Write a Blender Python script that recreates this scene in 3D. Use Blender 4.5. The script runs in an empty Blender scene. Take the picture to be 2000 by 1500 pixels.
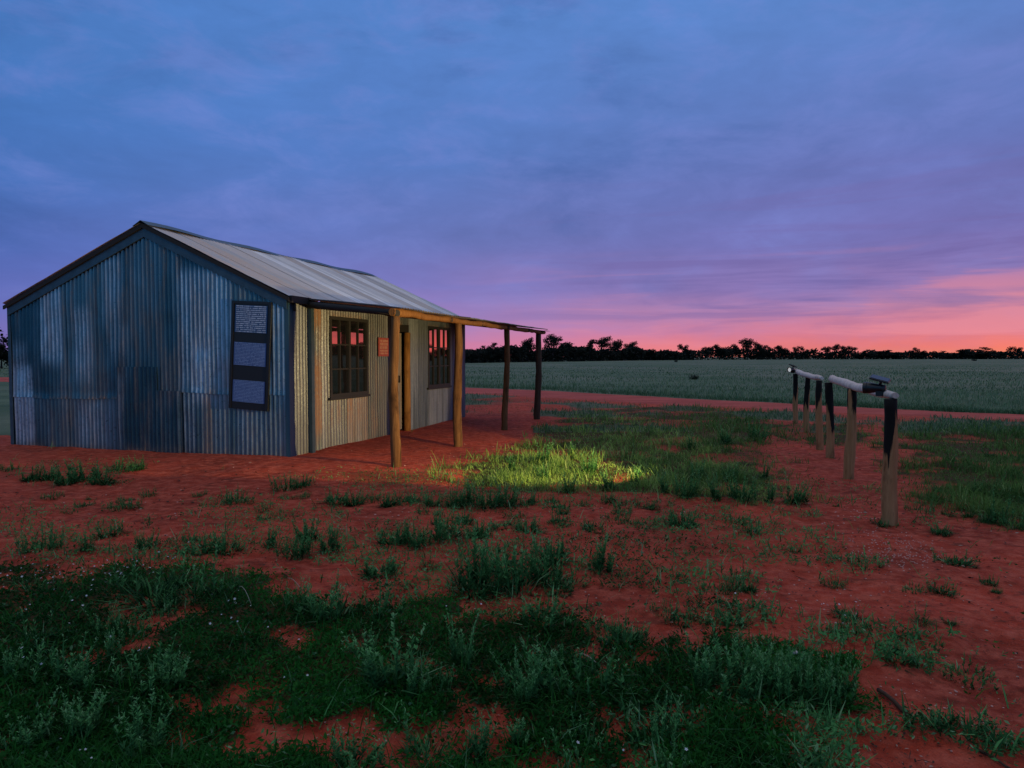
import bpy, math, random
import numpy as np
from math import radians as R
from mathutils import Vector, Matrix
random.seed(7); rng = np.random.default_rng(11)
scene = bpy.context.scene
COL = scene.collection

# ------------------------------------------------------------------ camera model (used to find ground positions)
F, HC = 1345.0, 1.5
PIT = math.atan(53 / F); CP, SP = math.cos(PIT), math.sin(PIT)
def ground_at(u, v):
    x = (u - 1000) / F; y = (750 - v) / F
    dy = CP + y * SP; dz = -SP + y * CP
    t = -HC / dz
    return x * t, dy * t
def ground_np(u, v):
    x = (u - 1000) / F; y = (750 - v) / F
    dy = CP + y * SP; dz = -SP + y * CP
    t = -HC / dz
    return x * t, dy * t
def to_pixel(x, y):
    zc = np.maximum(y * CP + HC * SP, 1e-3); yc = y * SP - HC * CP
    return 1000 + F * x / zc, 750 - F * yc / zc

# ------------------------------------------------------------------ noise in numpy
def _h(i, j, s):
    with np.errstate(over='ignore'):
        n = (i.astype(np.int64) * 374761393 + j.astype(np.int64) * 668265263 + s * 1274126177) & 0xffffffff
        n = ((n ^ (n >> 13)) * 1103515245) & 0xffffffff
        n = (n ^ (n >> 16)) & 0xffff
    return n / 65535.0
def vnoise(x, y, s=0):
    x = np.asarray(x, float); y = np.asarray(y, float)
    i = np.floor(x); j = np.floor(y); fx = x - i; fy = y - j
    fx = fx * fx * (3 - 2 * fx); fy = fy * fy * (3 - 2 * fy)
    a = _h(i, j, s); b = _h(i + 1, j, s); c = _h(i, j + 1, s); d = _h(i + 1, j + 1, s)
    return (a * (1 - fx) + b * fx) * (1 - fy) + (c * (1 - fx) + d * fx) * fy
def fbm(x, y, s=0, o=4):
    r = 0; a = .5; t = 0
    for k in range(o):
        r = r + a * vnoise(x, y, s + k * 17); t += a; a *= .5; x = x * 2.03 + 11.3; y = y * 2.03 + 5.7
    return r / t
def sstep(a, b, x):
    t = np.clip((x - a) / (b - a), 0, 1); return t * t * (3 - 2 * t)

def in_poly(u, v, poly):
    inside = np.zeros(np.shape(u), bool); n = len(poly)
    for k in range(n):
        x1, y1 = poly[k]; x2, y2 = poly[(k + 1) % n]
        if y1 == y2: continue
        c = ((y1 > v) != (y2 > v)) & (u < (x2 - x1) * (v - y1) / (y2 - y1) + x1)
        inside ^= c
    return inside

# ------------------------------------------------------------------ where things grow (outlines lie on the ground)
MAT = [(-900, 1075), (0, 1100), (240, 1098), (330, 1118), (440, 1108), (600, 1150), (700, 1165), (800, 1172), (950, 1178), (1000, 1215),
       (1060, 1196), (1180, 1205), (1290, 1250), (1400, 1275), (1560, 1265), (1680, 1300), (1710, 1370), (1600, 1395),
       (1530, 1420), (1500, 1480), (1560, 1560), (1500, 2600), (-2500, 2600)]
HOLES = [(560, 1246, 62, 34), (725, 1256, 50, 22), (240, 1297, 42, 13), (650, 1440, 175, 42), (1185, 1412, 34, 16), (1340, 1412, 36, 30),
         (580, 1341, 50, 11), (740, 1405, 60, 20), (690, 1172, 40, 12), (950, 1206, 30, 10), (500, 1120, 40, 12), (880, 1560, 90, 30), (1150, 1262, 40, 10), (990, 1418, 26, 8)]
LUSH = [[(1045, 858), (1090, 812), (1200, 795), (1370, 792), (1500, 806), (1528, 850), (1520, 895), (1560, 930), (1578, 985), (1450, 990),
         (1350, 978), (1280, 968), (1100, 962), (930, 962), (850, 958), (900, 930), (960, 885), (1030, 868)],
        [(1750, 826), (2000, 832), (2600, 850), (2700, 1060), (2000, 1030), (1900, 1015), (1850, 985), (1765, 970), (1770, 900)],
        [(1500, 826), (1700, 832), (1720, 865), (1640, 880), (1560, 860)]]
PATCH = [  # u, v, half width, half height, density of low herbs
    (130, 932, 120, 20, .7), (235, 915, 45, 10, .6), (60, 1040, 70, 16, .5), (110, 1068, 120, 22, .6), (215, 1036, 40, 12, .7),
    (285, 1072, 45, 14, .6), (400, 1072, 90, 16, .7), (570, 952, 42, 12, .7), (460, 985, 70, 12, .6), (555, 1000, 50, 8, .4), (690, 975, 60, 12, .7),
    (800, 975, 120, 14, .8), (960, 985, 130, 16, .8), (1110, 975, 90, 10, .6), (1220, 985, 80, 10, .6), (1320, 1025, 60, 16, .8), (1300, 1040, 60, 10, .5),
    (1410, 1018, 40, 10, .7), (1470, 1040, 50, 11, .7), (1540, 1002, 50, 9, .8), (800, 1050, 80, 18, .7), (880, 1010, 60, 12, .5),
    (930, 1048, 50, 18, .7), (1040, 1038, 40, 14, .6), (990, 1130, 120, 32, .7), (1070, 1100, 70, 24, .5), (740, 1110, 60, 18, .6), (650, 1075, 60, 20, .6),
    (1170, 1120, 40, 18, .5), (1690, 1098, 75, 13, .7), (1640, 1135, 60, 7, .5), (1440, 1185, 55, 13, .7), (1640, 1235, 70, 18, .7), (1790, 1250, 80, 16, .6),
    (1770, 1290, 60, 18, .6), (1880, 1310, 60, 14, .6), (1430, 1135, 24, 8, .5), (1870, 1140, 50, 8, .4), (1400, 1110, 40, 8, .35), (1870, 1430, 60, 22, .5),
    (1700, 1455, 90, 14, .6), (1600, 1500, 80, 30, .7), (1110, 1250, 60, 20, .6), (1220, 1245, 40, 16, .7), (1210, 1195, 30, 8, .5), (1300, 1190, 16, 8, .6),
    (560, 1230, 30, 8, .5), (780, 938, 150, 14, .95), (700, 1120, 30, 10, .4), (1780, 1015, 40, 8, .4), (1680, 975, 110, 20, .3), (1600, 960, 40, 10, .4),
    (980, 800, 60, 10, .4), (1150, 795, 130, 12, .5), (1350, 780, 160, 10, .4), (960, 782, 60, 8, .9), (100, 900, 160, 6, .25), (1950, 1180, 60, 6, .2),
    (900, 1180, 70, 8, .4), (1060, 1180, 60, 10, .3), (1130, 1030, 60, 12, .4), (1250, 1050, 60, 8, .3), (300, 1020, 30, 8, .3), (40, 1000, 50, 10, .4)]
def wob(x, y, a=1.5):   # natural wobble of the outlines, in metres
    n1 = (fbm(x * 1.3, y * 1.3, 5) - .5) * .5 + (fbm(x * 5, y * 5, 9) - .5) * .22
    n2 = (fbm(x * 1.3 + 40, y * 1.3, 6) - .5) * .5 + (fbm(x * 5 + 9, y * 5, 3) - .5) * .22
    return x + n1 * a, y + n2 * a
TRACK_TOP = [(-600, 728), (600, 745), (910, 757), (1100, 764), (1300, 776), (1540, 789), (1750, 799), (2000, 811), (2600, 838)]
TRACK_BOT = [(-600, 736), (600, 756), (910, 769), (1100, 778), (1300, 791), (1540, 802), (1750, 811), (2000, 822), (2600, 852)]
def lerp_line(L, u): return np.interp(u, [p[0] for p in L], [p[1] for p in L])
def veg_density(x, y):
    """0..1 mat cover, lush grass, field"""
    wx, wy = wob(x, y)
    wy = np.maximum(wy, .3)
    u, v = to_pixel(wx, wy); u0, v0 = to_pixel(x, np.maximum(y, .3))
    mat = np.zeros(np.shape(u))
    for k_, (ox, oy) in enumerate(((0, 0), (.16, .05), (-.15, .08), (.03, -.17), (-.05, .2), (.1, -.1))):
        uu, vv = to_pixel(wx + ox, np.maximum(wy + oy, .3)); mat += in_poly(uu, vv, MAT)
    mat = sstep(.25, .75, mat / 6 + (fbm(x * 7, y * 7, 12, 3) - .5) * 1.1)
    for (a, b, c, d) in HOLES:
        mat *= 1 - .97 * (((u - a) / c) ** 2 + ((v - b) / d) ** 2 < 1)
    mat *= sstep(.36, .47, fbm(x * 2.0, y * 2.0, 31) + .35 * (fbm(x * 9, y * 9, 37, 3) - .5)) * .93 + .07
    pat = np.zeros_like(mat)
    for (a, b, c, d, e) in PATCH:
        q = ((u - a) / (c * 1.15)) ** 2 + ((v - b) / (d * 1.25)) ** 2
        pat = np.maximum(pat, e * np.clip(1.35 - q, 0, 1))
    pat = np.maximum(pat, .55 * sstep(.53, .66, fbm(x * 1.1 + 3, y * 1.1, 77)) * (u0 < 1650) * (v0 > 940))
    lush = np.zeros_like(mat)
    for (ox, oy) in ((0, 0), (.35, .1), (-.35, .15), (.1, -.3), (-.1, .4), (.25, -.2)):
        uu, vv = to_pixel(wx + ox, np.maximum(wy + oy, .3)); q = np.zeros_like(mat)
        for P in LUSH: q = np.maximum(q, in_poly(uu, vv, P).astype(float))
        lush += q / 6
    lush = sstep(.15, .95, lush + (fbm(x * 4, y * 4, 14, 3) - .5) * .9)
    veg_density.zone = lush.copy()
    lush = lush * np.maximum(.35 + .65 * sstep(.34, .50, fbm(x * 1.3, y * 1.3, 41)), np.exp(-((x - .4) / 1.5) ** 2 - ((y - 9.2) / 1.8) ** 2))
    tt = lerp_line(TRACK_TOP, u0); tb = lerp_line(TRACK_BOT, u0)
    field = ((v0 < tt + 1.5) & (y > 2)).astype(float)
    # verge between the track and the yard
    verge = ((v0 > tb) & (v0 < 845) & (u0 > 895) & (y > 2)).astype(float) * sstep(.42, .58, fbm(x * .45, y * .45, 53))
    verge *= (1 - sstep(795, 812, v0) * (u0 < 1040))
    # meadow to the left, behind the shed
    field = np.maximum(field, ((u0 < 60) & (v0 < 850) & (y > 2)).astype(float))
    return mat, pat, lush, field, verge

def height(x, y):
    r = np.sqrt(x * x + y * y)
    near = np.exp(-(r / 14.0) ** 2)
    h = (fbm(x * .35, y * .35, 2) - .5) * .10 * np.exp(-(r / 40) ** 2)
    h = h + (fbm(x * 2.3, y * 2.3, 4, 4) - .5) * .075 * near + (fbm(x * 9, y * 9, 8, 4) - .5) * .038 * np.exp(-(r / 7.0) ** 2)
    return h

# ------------------------------------------------------------------ mesh helpers
def link(name, me, m=None, parent=None):
    o = bpy.data.objects.new(name, me); COL.objects.link(o)
    if m is not None and me is not None:
        for mm in (m if isinstance(m, (list, tuple)) else [m]): me.materials.append(mm)
    if parent is not None: o.parent = parent
    return o
def tag(o, label=None, cat=None, group=None, kind=None):
    if label: o['label'] = label
    if cat: o['category'] = cat
    if group: o['group'] = group
    if kind: o['kind'] = kind
    return o
def empty(name, loc=(0, 0, 0), rz=0):
    o = bpy.data.objects.new(name, None); COL.objects.link(o); o.location = loc; o.rotation_euler = (0, 0, rz); o.empty_display_size = .1
    return o
def np_mesh(name, V, Q, attr=None, smooth=False):
    V = np.asarray(V, np.float32); Q = np.asarray(Q, np.int32)
    me = bpy.data.meshes.new(name); k = Q.shape[1]
    me.vertices.add(len(V)); me.vertices.foreach_set('co', V.ravel())
    me.loops.add(Q.size); me.loops.foreach_set('vertex_index', Q.ravel())
    me.polygons.add(len(Q)); me.polygons.foreach_set('loop_start', np.arange(len(Q), dtype=np.int32) * k)
    try: me.polygons.foreach_set('loop_total', np.full(len(Q), k, np.int32))
    except Exception: pass
    if smooth: me.polygons.foreach_set('use_smooth', np.ones(len(Q), bool))
    me.update(calc_edges=True); me.validate()
    if attr is not None:
        for an, A in attr.items():
            A = np.asarray(A, np.float32)
            at = me.attributes.new(an, 'FLOAT_COLOR', 'POINT')
            if A.ndim == 1: A = np.stack([A, A, A, np.ones_like(A)], 1)
            if A.shape[1] == 3: A = np.concatenate([A, np.ones((len(A), 1), np.float32)], 1)
            at.data.foreach_set('color', np.ascontiguousarray(A).ravel())
    return me
class MB:
    def __init__(s): s.v = []; s.f = []; s.sm = []
    def add(s, vs, fs, smooth=False):
        b = len(s.v); s.v += [tuple(p) for p in vs]; s.f += [tuple(i + b for i in q) for q in fs]; s.sm += [smooth] * len(fs)
        return s
    def box(s, x0, x1, y0, y1, z0, z1, rot=None, bev=0):
        vs = [Vector(p) for p in ((x0, y0, z0), (x1, y0, z0), (x1, y1, z0), (x0, y1, z0), (x0, y0, z1), (x1, y0, z1), (x1, y1, z1), (x0, y1, z1))]
        if rot is not None: vs = [rot @ p for p in vs]
        return s.add(vs, [(0, 3, 2, 1), (4, 5, 6, 7), (0, 1, 5, 4), (1, 2, 6, 5), (2, 3, 7, 6), (3, 0, 4, 7)])
    def tube(s, pts, rad, n=10, wob=0.0, seed=0, cap=True):
        rd = random.Random(seed); pts = [Vector(p) for p in pts]; rings = []
        ph = rd.random() * 6; prev = None
        for i, p in enumerate(pts):
            d = (pts[min(i + 1, len(pts) - 1)] - pts[max(i - 1, 0)]).normalized()
            if prev is None:
                a = Vector((1, 0, 0)) if abs(d.x) < .8 else Vector((0, 1, 0)); a = (a - d * a.dot(d)).normalized()
            else: a = (prev - d * prev.dot(d)).normalized()
            prev = a; b = d.cross(a); r = rad[i] if isinstance(rad, (list, tuple)) else rad
            ring = []
            for k in range(n):
                t = 2 * math.pi * k / n
                rr = r * (1 + wob * (.6 * math.sin(2 * t + ph + i * .25) + .4 * math.sin(5 * t + i * .9 + ph) + .5 * (rd.random() - .5)))
                ring.append(p + (a * math.cos(t) + b * math.sin(t)) * rr)
            rings.append(ring)
        vs = [q for r_ in rings for q in r_]; fs = []
        for i in range(len(pts) - 1):
            for k in range(n): fs.append((i * n + k, i * n + (k + 1) % n, (i + 1) * n + (k + 1) % n, (i + 1) * n + k))
        s.add(vs, fs, True)
        if cap:
            b = len(s.v) - len(vs)
            s.f += [tuple(b + k for k in range(n))[::-1], tuple(b + (len(pts) - 1) * n + k for k in range(n))]; s.sm += [False, False]
        return s
    def build(s, name, m, parent=None, bevel=0):
        me = bpy.data.meshes.new(name); me.from_pydata(s.v, [], s.f)
        me.polygons.foreach_set('use_smooth', s.sm); me.update()
        o = link(name, me, m, parent)
        if bevel:
            b = o.modifiers.new('bevel', 'BEVEL'); b.width = bevel; b.segments = 2; b.limit_method = 'ANGLE'
        return o

# ------------------------------------------------------------------ node helpers
class NT:
    def __init__(s, nt): s.nt = nt
    def n(s, t, ins=None, **kw):
        d = s.nt.nodes.new(t)
        for k, v in kw.items(): setattr(d, k, v)
        for k, v in (ins or {}).items(): s.set(d.inputs[k], v)
        return d
    def set(s, i, v):
        if isinstance(v, bpy.types.NodeSocket): s.nt.links.new(v, i)
        elif isinstance(v, bpy.types.Node): s.nt.links.new(v.outputs[0], i)
        else: i.default_value = v
    def math(s, op, a, b=0.0, c=0.0, clamp=False):
        d = s.nt.nodes.new('ShaderNodeMath'); d.operation = op; d.use_clamp = clamp
        s.set(d.inputs[0], a); s.set(d.inputs[1], b); s.set(d.inputs[2], c); return d.outputs[0]
    def mix(s, f, a, b, blend='MIX'):
        d = s.nt.nodes.new('ShaderNodeMix'); d.data_type = 'RGBA'; d.blend_type = blend; d.clamp_factor = True
        s.set(d.inputs[0], f); s.set(d.inputs[6], c4(a)); s.set(d.inputs[7], c4(b)); return d.outputs[2]
    def noise(s, vec, scale, detail=4, rough=.55, dist=0.0):
        d = s.n('ShaderNodeTexNoise', {'Scale': scale, 'Detail': detail, 'Roughness': rough, 'Distortion': dist})
        if vec is not None: s.set(d.inputs['Vector'], vec)
        return d.outputs['Fac']
    def mapping(s, vec, scale=(1, 1, 1), loc=(0, 0, 0), rot=(0, 0, 0)):
        return s.n('ShaderNodeMapping', {'Vector': vec, 'Scale': scale, 'Location': loc, 'Rotation': rot}).outputs[0]
    def ramp(s, f, stops, interp='LINEAR'):
        d = s.nt.nodes.new('ShaderNodeValToRGB'); r = d.color_ramp; r.interpolation = interp
        while len(r.elements) > 1: r.elements.remove(r.elements[-1])
        r.elements[0].position = stops[0][0]; r.elements[0].color = c4(stops[0][1])
        for p, c in stops[1:]:
            e = r.elements.new(p); e.color = c4(c)
        s.set(d.inputs[0], f); return d.outputs[0]
    def maprange(s, v, a, b, c=0.0, d=1.0, smooth=False):
        m = s.n('ShaderNodeMapRange', {'Value': v, 'From Min': a, 'From Max': b, 'To Min': c, 'To Max': d}); m.clamp = True
        if smooth: m.interpolation_type = 'SMOOTHSTEP'
        return m.outputs[0]
    def bump(s, h, strength=.5, dist=.01):
        return s.n('ShaderNodeBump', {'Height': h, 'Strength': strength, 'Distance': dist}).outputs[0]
def c4(c):
    if isinstance(c, (tuple, list)) and len(c) == 3: return (*c, 1.0)
    return c
def srgb(r, g, b):
    f = lambda c: (c / 255 / 12.92) if c / 255 <= .04045 else ((c / 255 + .055) / 1.055) ** 2.4
    return (f(r), f(g), f(b))
def new_mat(name):
    m = bpy.data.materials.new(name); m.use_nodes = True; m.node_tree.nodes.clear(); t = NT(m.node_tree)
    out = t.n('ShaderNodeOutputMaterial'); b = t.n('ShaderNodeBsdfPrincipled'); t.set(out.inputs[0], b.outputs[0])
    t.out = out; t.b = b; t.obj = t.n('ShaderNodeTexCoord').outputs['Object']
    return m, t

# ------------------------------------------------------------------ materials
def mat_plain(name, col, rough=.6, metal=0.0, var=.25, scale=30):
    m, t = new_mat(name)
    n = t.noise(t.obj, scale, 4)
    c = t.mix(n, tuple(k * (1 - var) for k in col), tuple(min(1, k * (1 + var)) for k in col))
    t.set(t.b.inputs['Base Color'], c); t.b.inputs['Roughness'].default_value = rough; t.b.inputs['Metallic'].default_value = metal
    return m

def mat_zinc(name, rough=.42, metal=.55, dark=(.014, .075, .115), mid=(.165, .295, .35), pale_c=(.56, .585, .61), pale_m=.75, rc=((.30, .115, .045), (.46, .25, .12))):
    m, t = new_mat(name)
    w = t.n('ShaderNodeAttribute', attribute_name='wear'); sep = t.n('ShaderNodeSeparateColor', {0: w.outputs['Color']})
    pale, rust, br = sep.outputs[0], sep.outputs[1], sep.outputs[2]
    uv = t.n('ShaderNodeAttribute', attribute_name='wallpos').outputs['Vector']
    streak = t.noise(t.mapping(uv, (34, 2.2, 1)), 1.0, 5, .65)
    fine = t.noise(t.mapping(uv, (14, 9, 1)), 2.2, 6, .7)
    spangle = t.noise(t.mapping(uv, (70, 60, 1)), 1.0, 2, .5)
    base = t.mix(br, dark, mid)
    base = t.mix(t.maprange(streak, .25, .75, 0, .55), base, t.mix(.5, base, (.03, .045, .06)))
    base = t.mix(t.maprange(spangle, .3, .75, 0, .25), base, mid)
    pf = t.math('MULTIPLY', pale, t.maprange(t.math('ADD', t.math('MULTIPLY', streak, .65), t.math('MULTIPLY', fine, .35)), .34, .60, .25, 1), clamp=True)
    base = t.mix(pf, base, pale_c)
    rf = t.math('MULTIPLY', rust, t.maprange(t.math('ADD', t.math('MULTIPLY', streak, .5), t.math('MULTIPLY', fine, .5)), .36, .62, .2, 1), clamp=True)
    rcol = t.mix(fine, rc[0], rc[1])
    base = t.mix(rf, base, rcol)
    t.set(t.b.inputs['Base Color'], base)
    mt = t.math('MULTIPLY', t.math('SUBTRACT', 1.0, t.math('MULTIPLY', pf, pale_m)), t.math('SUBTRACT', 1.0, rf))
    t.set(t.b.inputs['Metallic'], t.math('MULTIPLY', mt, metal))
    t.set(t.b.inputs['Roughness'], t.math('ADD', t.maprange(fine, .3, .7, rough - .06, rough + .12), t.math('MULTIPLY', rf, .25), clamp=True))
    t.set(t.b.inputs['Normal'], t.bump(fine, .25, .004))
    return m

def mat_wood(name, a=(.20, .105, .05), b=(.36, .21, .11), dark=(.05, .03, .02), dark_top=False, rough=.92):
    m, t = new_mat(name); t.b.inputs['Specular IOR Level'].default_value = .2
    g = t.noise(t.mapping(t.obj, (26, 26, 2.2)), 1.0, 6, .65, .4)
    k = t.noise(t.mapping(t.obj, (6, 6, 3)), 1.0, 4, .6)
    c = t.mix(t.maprange(g, .3, .7), a, b)
    c = t.mix(t.maprange(k, .55, .75, 0, .8), c, dark)
    c = t.mix(t.maprange(g, .36, .30, 0, .9), c, dark)
    if dark_top:
        at = t.n('ShaderNodeAttribute', attribute_name='dark_top').outputs['Fac']
        c = t.mix(t.maprange(t.math('ADD', at, t.math('MULTIPLY', t.math('SUBTRACT', g, .5), 2.2)), .40, .62), c, (.012, .010, .009))
    t.set(t.b.inputs['Base Color'], c); t.b.inputs['Roughness'].default_value = rough
    t.set(t.b.inputs['Normal'], t.bump(g, .8, .012))
    return m

def mat_leaf(name, a, b, c2=None, rough=.7, transl=.25):
    m, t = new_mat(name)
    at = t.n('ShaderNodeAttribute', attribute_name='tint'); sep = t.n('ShaderNodeSeparateColor', {0: at.outputs['Color']})
    col = t.mix(sep.outputs[0], a, b)
    if c2 is not None: col = t.mix(sep.outputs[1], col, c2)
    t.set(t.b.inputs['Base Color'], col); t.b.inputs['Roughness'].default_value = rough
    t.b.inputs['Specular IOR Level'].default_value = .12
    tr = t.n('ShaderNodeBsdfTranslucent', {'Color': col})
    mx = t.n('ShaderNodeMixShader', {0: transl, 1: t.b.outputs[0], 2: tr.outputs[0]}); t.set(t.out.inputs[0], mx.outputs[0])
    return m

SOIL_D, SOIL_M, SOIL_L = (.27, .036, .017), (.56, .072, .034), (.72, .17, .10)
def mat_ground():
    m, t = new_mat('red_soil_and_turf')
    at = t.n('ShaderNodeAttribute', attribute_name='cover'); sep = t.n('ShaderNodeSeparateColor', {0: at.outputs['Color']})
    P = t.obj
    n1 = t.noise(P, 1.1, 6, .6); n2 = t.noise(P, 9, 6, .65); n3 = t.noise(P, 55, 4, .7); n4 = t.noise(P, .06, 4, .5)
    nl = t.noise(P, .33, 5, .6); nb = t.noise(t.mapping(P, (1, 2.2, 1)), 3.1, 7, .7, .5)
    c = t.mix(t.maprange(n1, .34, .66), SOIL_D, SOIL_M)
    c = t.mix(t.maprange(nl, .46, .66, 0, .75), c, SOIL_D)
    c = t.mix(t.maprange(n2, .42, .72, 0, .75), c, SOIL_L)
    c = t.mix(t.maprange(nb, .55, .65, 0, .65), c, (.12, .035, .018))
    c = t.mix(t.maprange(n3, .58, .72, 0, .5), c, (.11, .035, .022))
    c = t.mix(t.maprange(n3, .36, .28, 0, .45), c, (.60, .24, .17))
    turf_shade = t.mix(t.maprange(n3, .3, .7), (.010, .020, .006), (.045, .055, .018))  # turf colour, taken near black to hold the shade between plants
    c = t.mix(t.maprange(t.math('ADD', sep.outputs[0], t.math('MULTIPLY', t.math('SUBTRACT', n2, .5), .9)), .25, .7, 0, .9), c, turf_shade)
    fl = t.noise(t.mapping(P, (.25, 1.0, 1)), .35, 8, .72)
    fcol = t.mix(t.maprange(fl, .33, .66), (.060, .108, .060), (.145, .20, .12))
    fcol = t.mix(t.maprange(n4, .45, .62, 0, .45), fcol, (.24, .235, .18))
    c = t.mix(sep.outputs[1], c, fcol)
    t.set(t.b.inputs['Base Color'], c); t.b.inputs['Roughness'].default_value = .95; t.b.inputs['Specular IOR Level'].default_value = .15
    h = t.math('ADD', t.math('MULTIPLY', n2, .6), t.math('MULTIPLY', n3, .4))
    t.set(t.b.inputs['Normal'], t.bump(t.math('ADD', h, t.math('MULTIPLY', nb, .9)), 1.0, .045))
    return m
def mat_track():
    m, t = new_mat('track_soil'); P = t.obj
    n1 = t.noise(t.mapping(P, (.4, 1, 1)), 1.1, 6, .6); n2 = t.noise(P, 9, 6, .65)
    c = t.mix(t.maprange(n1, .3, .7), (.34, .060, .042), (.54, .115, .085)); c = t.mix(t.maprange(n2, .5, .8, 0, .5), c, SOIL_L)
    t.set(t.b.inputs['Base Color'], c); t.b.inputs['Roughness'].default_value = .95; t.b.inputs['Specular IOR Level'].default_value = .15
    t.set(t.b.inputs['Normal'], t.bump(n2, .6, .03))
    return m
def mat_glass():
    m, t = new_mat('dark_window_glass')
    n = t.noise(t.obj, 7, 3)
    t.set(t.b.inputs['Base Color'], t.mix(n, (.006, .007, .009), (.012, .012, .014)))
    t.b.inputs['Roughness'].default_value = .03; t.b.inputs['IOR'].default_value = 2.0
    t.set(t.b.inputs['Roughness'], t.maprange(n, .3, .8, .015, .06))
    return m
def mat_text(name, ground, ink, rows, seed, amount):
    """printed panel: rows of small white words on a dark ground"""
    m, t = new_mat(name)
    sx = t.n('ShaderNodeSeparateXYZ', {0: t.obj}); x, z = sx.outputs[0], sx.outputs[2]
    r = t.math('MULTIPLY', z, rows); row = t.math('FLOOR', r); fr = t.math('FRACT', r)
    cmb = t.n('ShaderNodeCombineXYZ', {0: t.math('MULTIPLY', x, 95), 1: t.math('MULTIPLY', row, 7.31), 2: seed * 3.7})
    w = t.noise(cmb.outputs[0], 1.0, 1, .5)
    word = t.maprange(w, .44 - amount, .50 - amount)
    band = t.math('MULTIPLY', t.math('GREATER_THAN', fr, .22), t.math('LESS_THAN', fr, .74))
    edge = t.math('LESS_THAN', t.math('ABSOLUTE', x), .268)
    f = t.math('MULTIPLY', t.math('MULTIPLY', word, band), edge)
    big = t.noise(t.obj, 6, 3)
    t.set(t.b.inputs['Base Color'], t.mix(t.math('MULTIPLY', f, t.maprange(big, .3, .7, .6, 1)), ground, ink))
    t.b.inputs['Roughness'].default_value = .35
    return m
def mat_emit(name, col, s):
    m, t = new_mat(name)
    n = t.noise(t.obj, 40, 2); t.set(t.b.inputs['Base Color'], t.mix(n, (.7, .7, .7), (.9, .9, .9)))
    t.b.inputs['Emission Color'].default_value = c4(col); t.b.inputs['Emission Strength'].default_value = s
    return m

M = dict(
    zinc=mat_zinc('weathered_gable_iron', .30, .72, pale_c=(.50, .66, .80), pale_m=.25),
    zinc_side=mat_zinc('weathered_side_iron', .42, .4, (.040, .058, .072), (.15, .18, .205), pale_c=(.31, .355, .42), rc=((.26, .10, .04), (.40, .21, .10))),
    roof=mat_zinc('roof_iron', .38, .45, (.20, .22, .25), (.52, .55, .60), pale_c=(.80, .84, .90), pale_m=.6, rc=((.42, .27, .19), (.60, .46, .37))),
    trim=mat_plain('dark_zinc_flashing', (.05, .095, .13), .45, .5, .45, 9), veranda=mat_zinc('rusty_veranda_iron', .75, .12, (.05, .05, .05), (.12, .115, .11)), black=mat_plain('blackened_timber', (.016, .014, .012), .8),
    wood=mat_wood('bush_pole_wood', (.085, .036, .013), (.22, .11, .042), (.018, .010, .007)), orange=mat_wood('orange_timber', (.26, .115, .03), (.42, .21, .065), (.09, .035, .012)),
    darkwood=mat_wood('dark_pole_wood', (.05, .03, .02), (.10, .06, .035), (.02, .013, .01)),
    door=mat_wood('weathered_door_boards', (.28, .22, .17), (.42, .36, .29), (.10, .07, .05)),
    hitch=mat_wood('dark_topped_post_wood', (.32, .135, .055), (.48, .24, .11), (.08, .035, .018), dark_top=True),
    rail=mat_wood('pale_peeled_pole', (.62, .50, .44), (.84, .70, .63), (.36, .26, .21)),
    winframe=mat_plain('grey_window_timber', (.022, .022, .021), .7), glass=mat_glass(),
    board=mat_plain('black_board', (.008, .009, .013), .45), lampblack=mat_plain('black_plastic', (.010, .011, .014), .4, 0, .3),
    solar=mat_plain('dark_solar_cell', (.008, .010, .018), .2), lens=mat_emit('lamp_lens', (1, .9, .72), 2.2), lens_far=mat_emit('far_lamp_lens', (1, .97, .9), .35),
    ground=mat_ground(), track=mat_track(),
    mat_leaf=mat_leaf('low_herb_leaf', (.004, .036, .006), (.022, .150, .018), (.10, .22, .10)),
    tuft=mat_leaf('grey_green_leaf', (.004, .034, .008), (.115, .36, .105), (.24, .42, .20)),
    lush=mat_leaf('meadow_blade', (.04, .12, .025), (.25, .40, .085), (.34, .44, .17)),
    field=mat_leaf('field_blade', (.050, .125, .056), (.135, .225, .115), (.21, .25, .15)),
    litter=mat_leaf('dead_leaf', (.020, .012, .008), (.10, .05, .03), (.34, .24, .18), transl=.05),
    dry=mat_leaf('dry_straw', (.30, .24, .15), (.45, .38, .26)),
    petal=mat_plain('white_petal', (.62, .64, .64), .6, 0, .06), pebble=mat_plain('pale_pebble', (.56, .30, .24), .8, 0, .5),
    stone=mat_plain('white_stone', (.68, .62, .60), .7, 0, .1, 20),
    crown=mat_leaf('dark_tree_leaf', (.008, .011, .009), (.022, .028, .018), transl=.06), bark=mat_plain('dark_bark', (.018, .014, .012), .9),
)

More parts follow.
